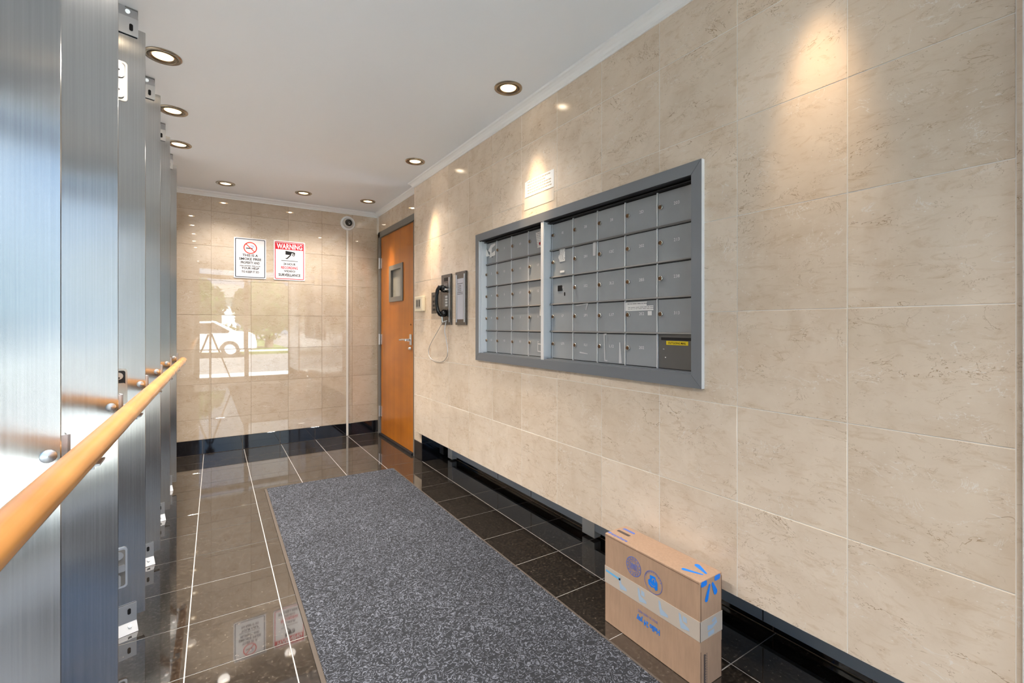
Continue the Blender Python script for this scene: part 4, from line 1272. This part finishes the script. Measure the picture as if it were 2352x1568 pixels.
bm = new_bm(); crown(bm, (-6, -14.95, .7), 9, .35, .70, 7000, .09); tag(obj('hedge', bm, M_leaf), 'low clipped green hedge behind the far pavement', 'hedge')
M_house = mat('pale_blue_siding', (.62, .68, .76), .7)
bh = thing('house', 'pale house behind the trees across the road', 'house', (1, -40, 0))
bx('wall', (-7, 2, -44, -38, 0, 3.6), M_house, bh)
bm = new_bm(); add_prism(bm, [(-44.4, 3.6), (-37.6, 3.6), (-41, 5.0)], Matrix(((0, 0, 1, -7.4), (1, 0, 0, 0), (0, 1, 0, 0), (0, 0, 0, 1))), 9.8); obj('roof', bm, M_frame, bh)
for x in (-5, -2.6, -.2):
    for z in (1.2,):
        f_ = bx('window', (x, x+1.2, -38.05, -37.95, z, z+1.4), M_white, bh); bx('pane', (x+.1, x+1.1, -37.95, -37.93, z+.1, z+1.3), M_dark, f_)
# parked white car
car = thing('parked_car', 'white car parked at the kerb across the road', 'car', (-1.2, -11.9, -.12))
M_car = mat('white_car_paint', (.80, .80, .80), .2); M_win = mat('car_glass', (.02, .025, .03), .05)
X_ = -2.9
side = [(0, .35), (.1, .62), (.5, .78), (1.25, .90), (1.95, 1.38), (3.05, 1.42), (3.75, 1.02), (4.35, .95), (4.45, .55), (4.42, .32), (3.95, .28), (.4, .28)]
MM = Matrix(((1, 0, 0, X_), (0, 0, 1, -12.75), (0, 1, 0, -.12), (0, 0, 0, 1)))
bm = new_bm(); add_prism(bm, side, MM, 1.72); bmesh.ops.recalc_face_normals(bm, faces=bm.faces)
bmesh.ops.bevel(bm, geom=list(bm.edges), offset=.05, segments=2, affect='EDGES')
obj('body', bm, M_car, car, smooth=True)
for yy in (-12.755, -11.030):
    bm = new_bm(); add_prism(bm, [(1.45, .95), (2.02, 1.32), (2.45, 1.34), (2.45, .95)], Matrix.Translation((0, yy+12.75, 0)) @ MM, .008); add_prism(bm, [(2.52, .95), (2.52, 1.34), (3.02, 1.35), (3.55, 1.02), (3.5, .95)], Matrix.Translation((0, yy+12.75, 0)) @ MM, .008)
    obj('side_window', bm, M_win, car)
for xx in (X_+.85, X_+3.55):
    for yy in (-12.72, -11.20):
        bm = new_bm(); add_cyl(bm, (xx, yy, .20), (xx, yy+.2, .20), .32, seg=26); wh = obj('wheel', bm, M_dark, car, smooth=True)
        bm = new_bm(); add_cyl(bm, (xx, yy-.005, .20), (xx, yy+.206, .20), .19, seg=20); obj('rim', bm, M_alu_b, wh, smooth=True)

# the photographer's tripod and camera body, seen small in the back wall's reflection
tr = thing('camera_tripod', 'black tripod with a camera, reflected in the polished back wall', 'tripod', (0, -.09, 0))
bm = new_bm(); add_box(bm, -.068, .068, -.145, -.055, 1.075, 1.17, bev=.008); obj('camera_body', bm, M_black, tr)
bm = new_bm(); add_cyl(bm, (0, -.055, 1.126), (0, -.030, 1.126), .034, seg=24); obj('lens_barrel', bm, M_black, tr, smooth=True)
bm = new_bm(); add_cyl(bm, (0, -.10, .72), (0, -.10, 1.03), .013, seg=14); obj('centre_column', bm, M_black, tr, smooth=True)
bm = new_bm(); add_box(bm, -.035, .035, -.135, -.065, 1.03, 1.074, bev=.006); obj('head', bm, M_black, tr)
for a in (90, 210, 330):
    ca, sa = math.cos(math.radians(a)), math.sin(math.radians(a))
    bm = new_bm(); add_tube(bm, [(.03*ca, -.10+.03*sa, .97), (.24*ca, -.10+.24*sa, .45), (.42*ca, -.10+.42*sa, .012)], [.016, .013, .010], 12)
    lg = obj('leg', bm, M_black, tr, smooth=True)
    bm = new_bm(); add_cyl(bm, (.42*ca, -.10+.42*sa, .0105), (.423*ca, -.10+.423*sa, .0305), .013, .012, 12); obj('foot', bm, M_rubber, lg)
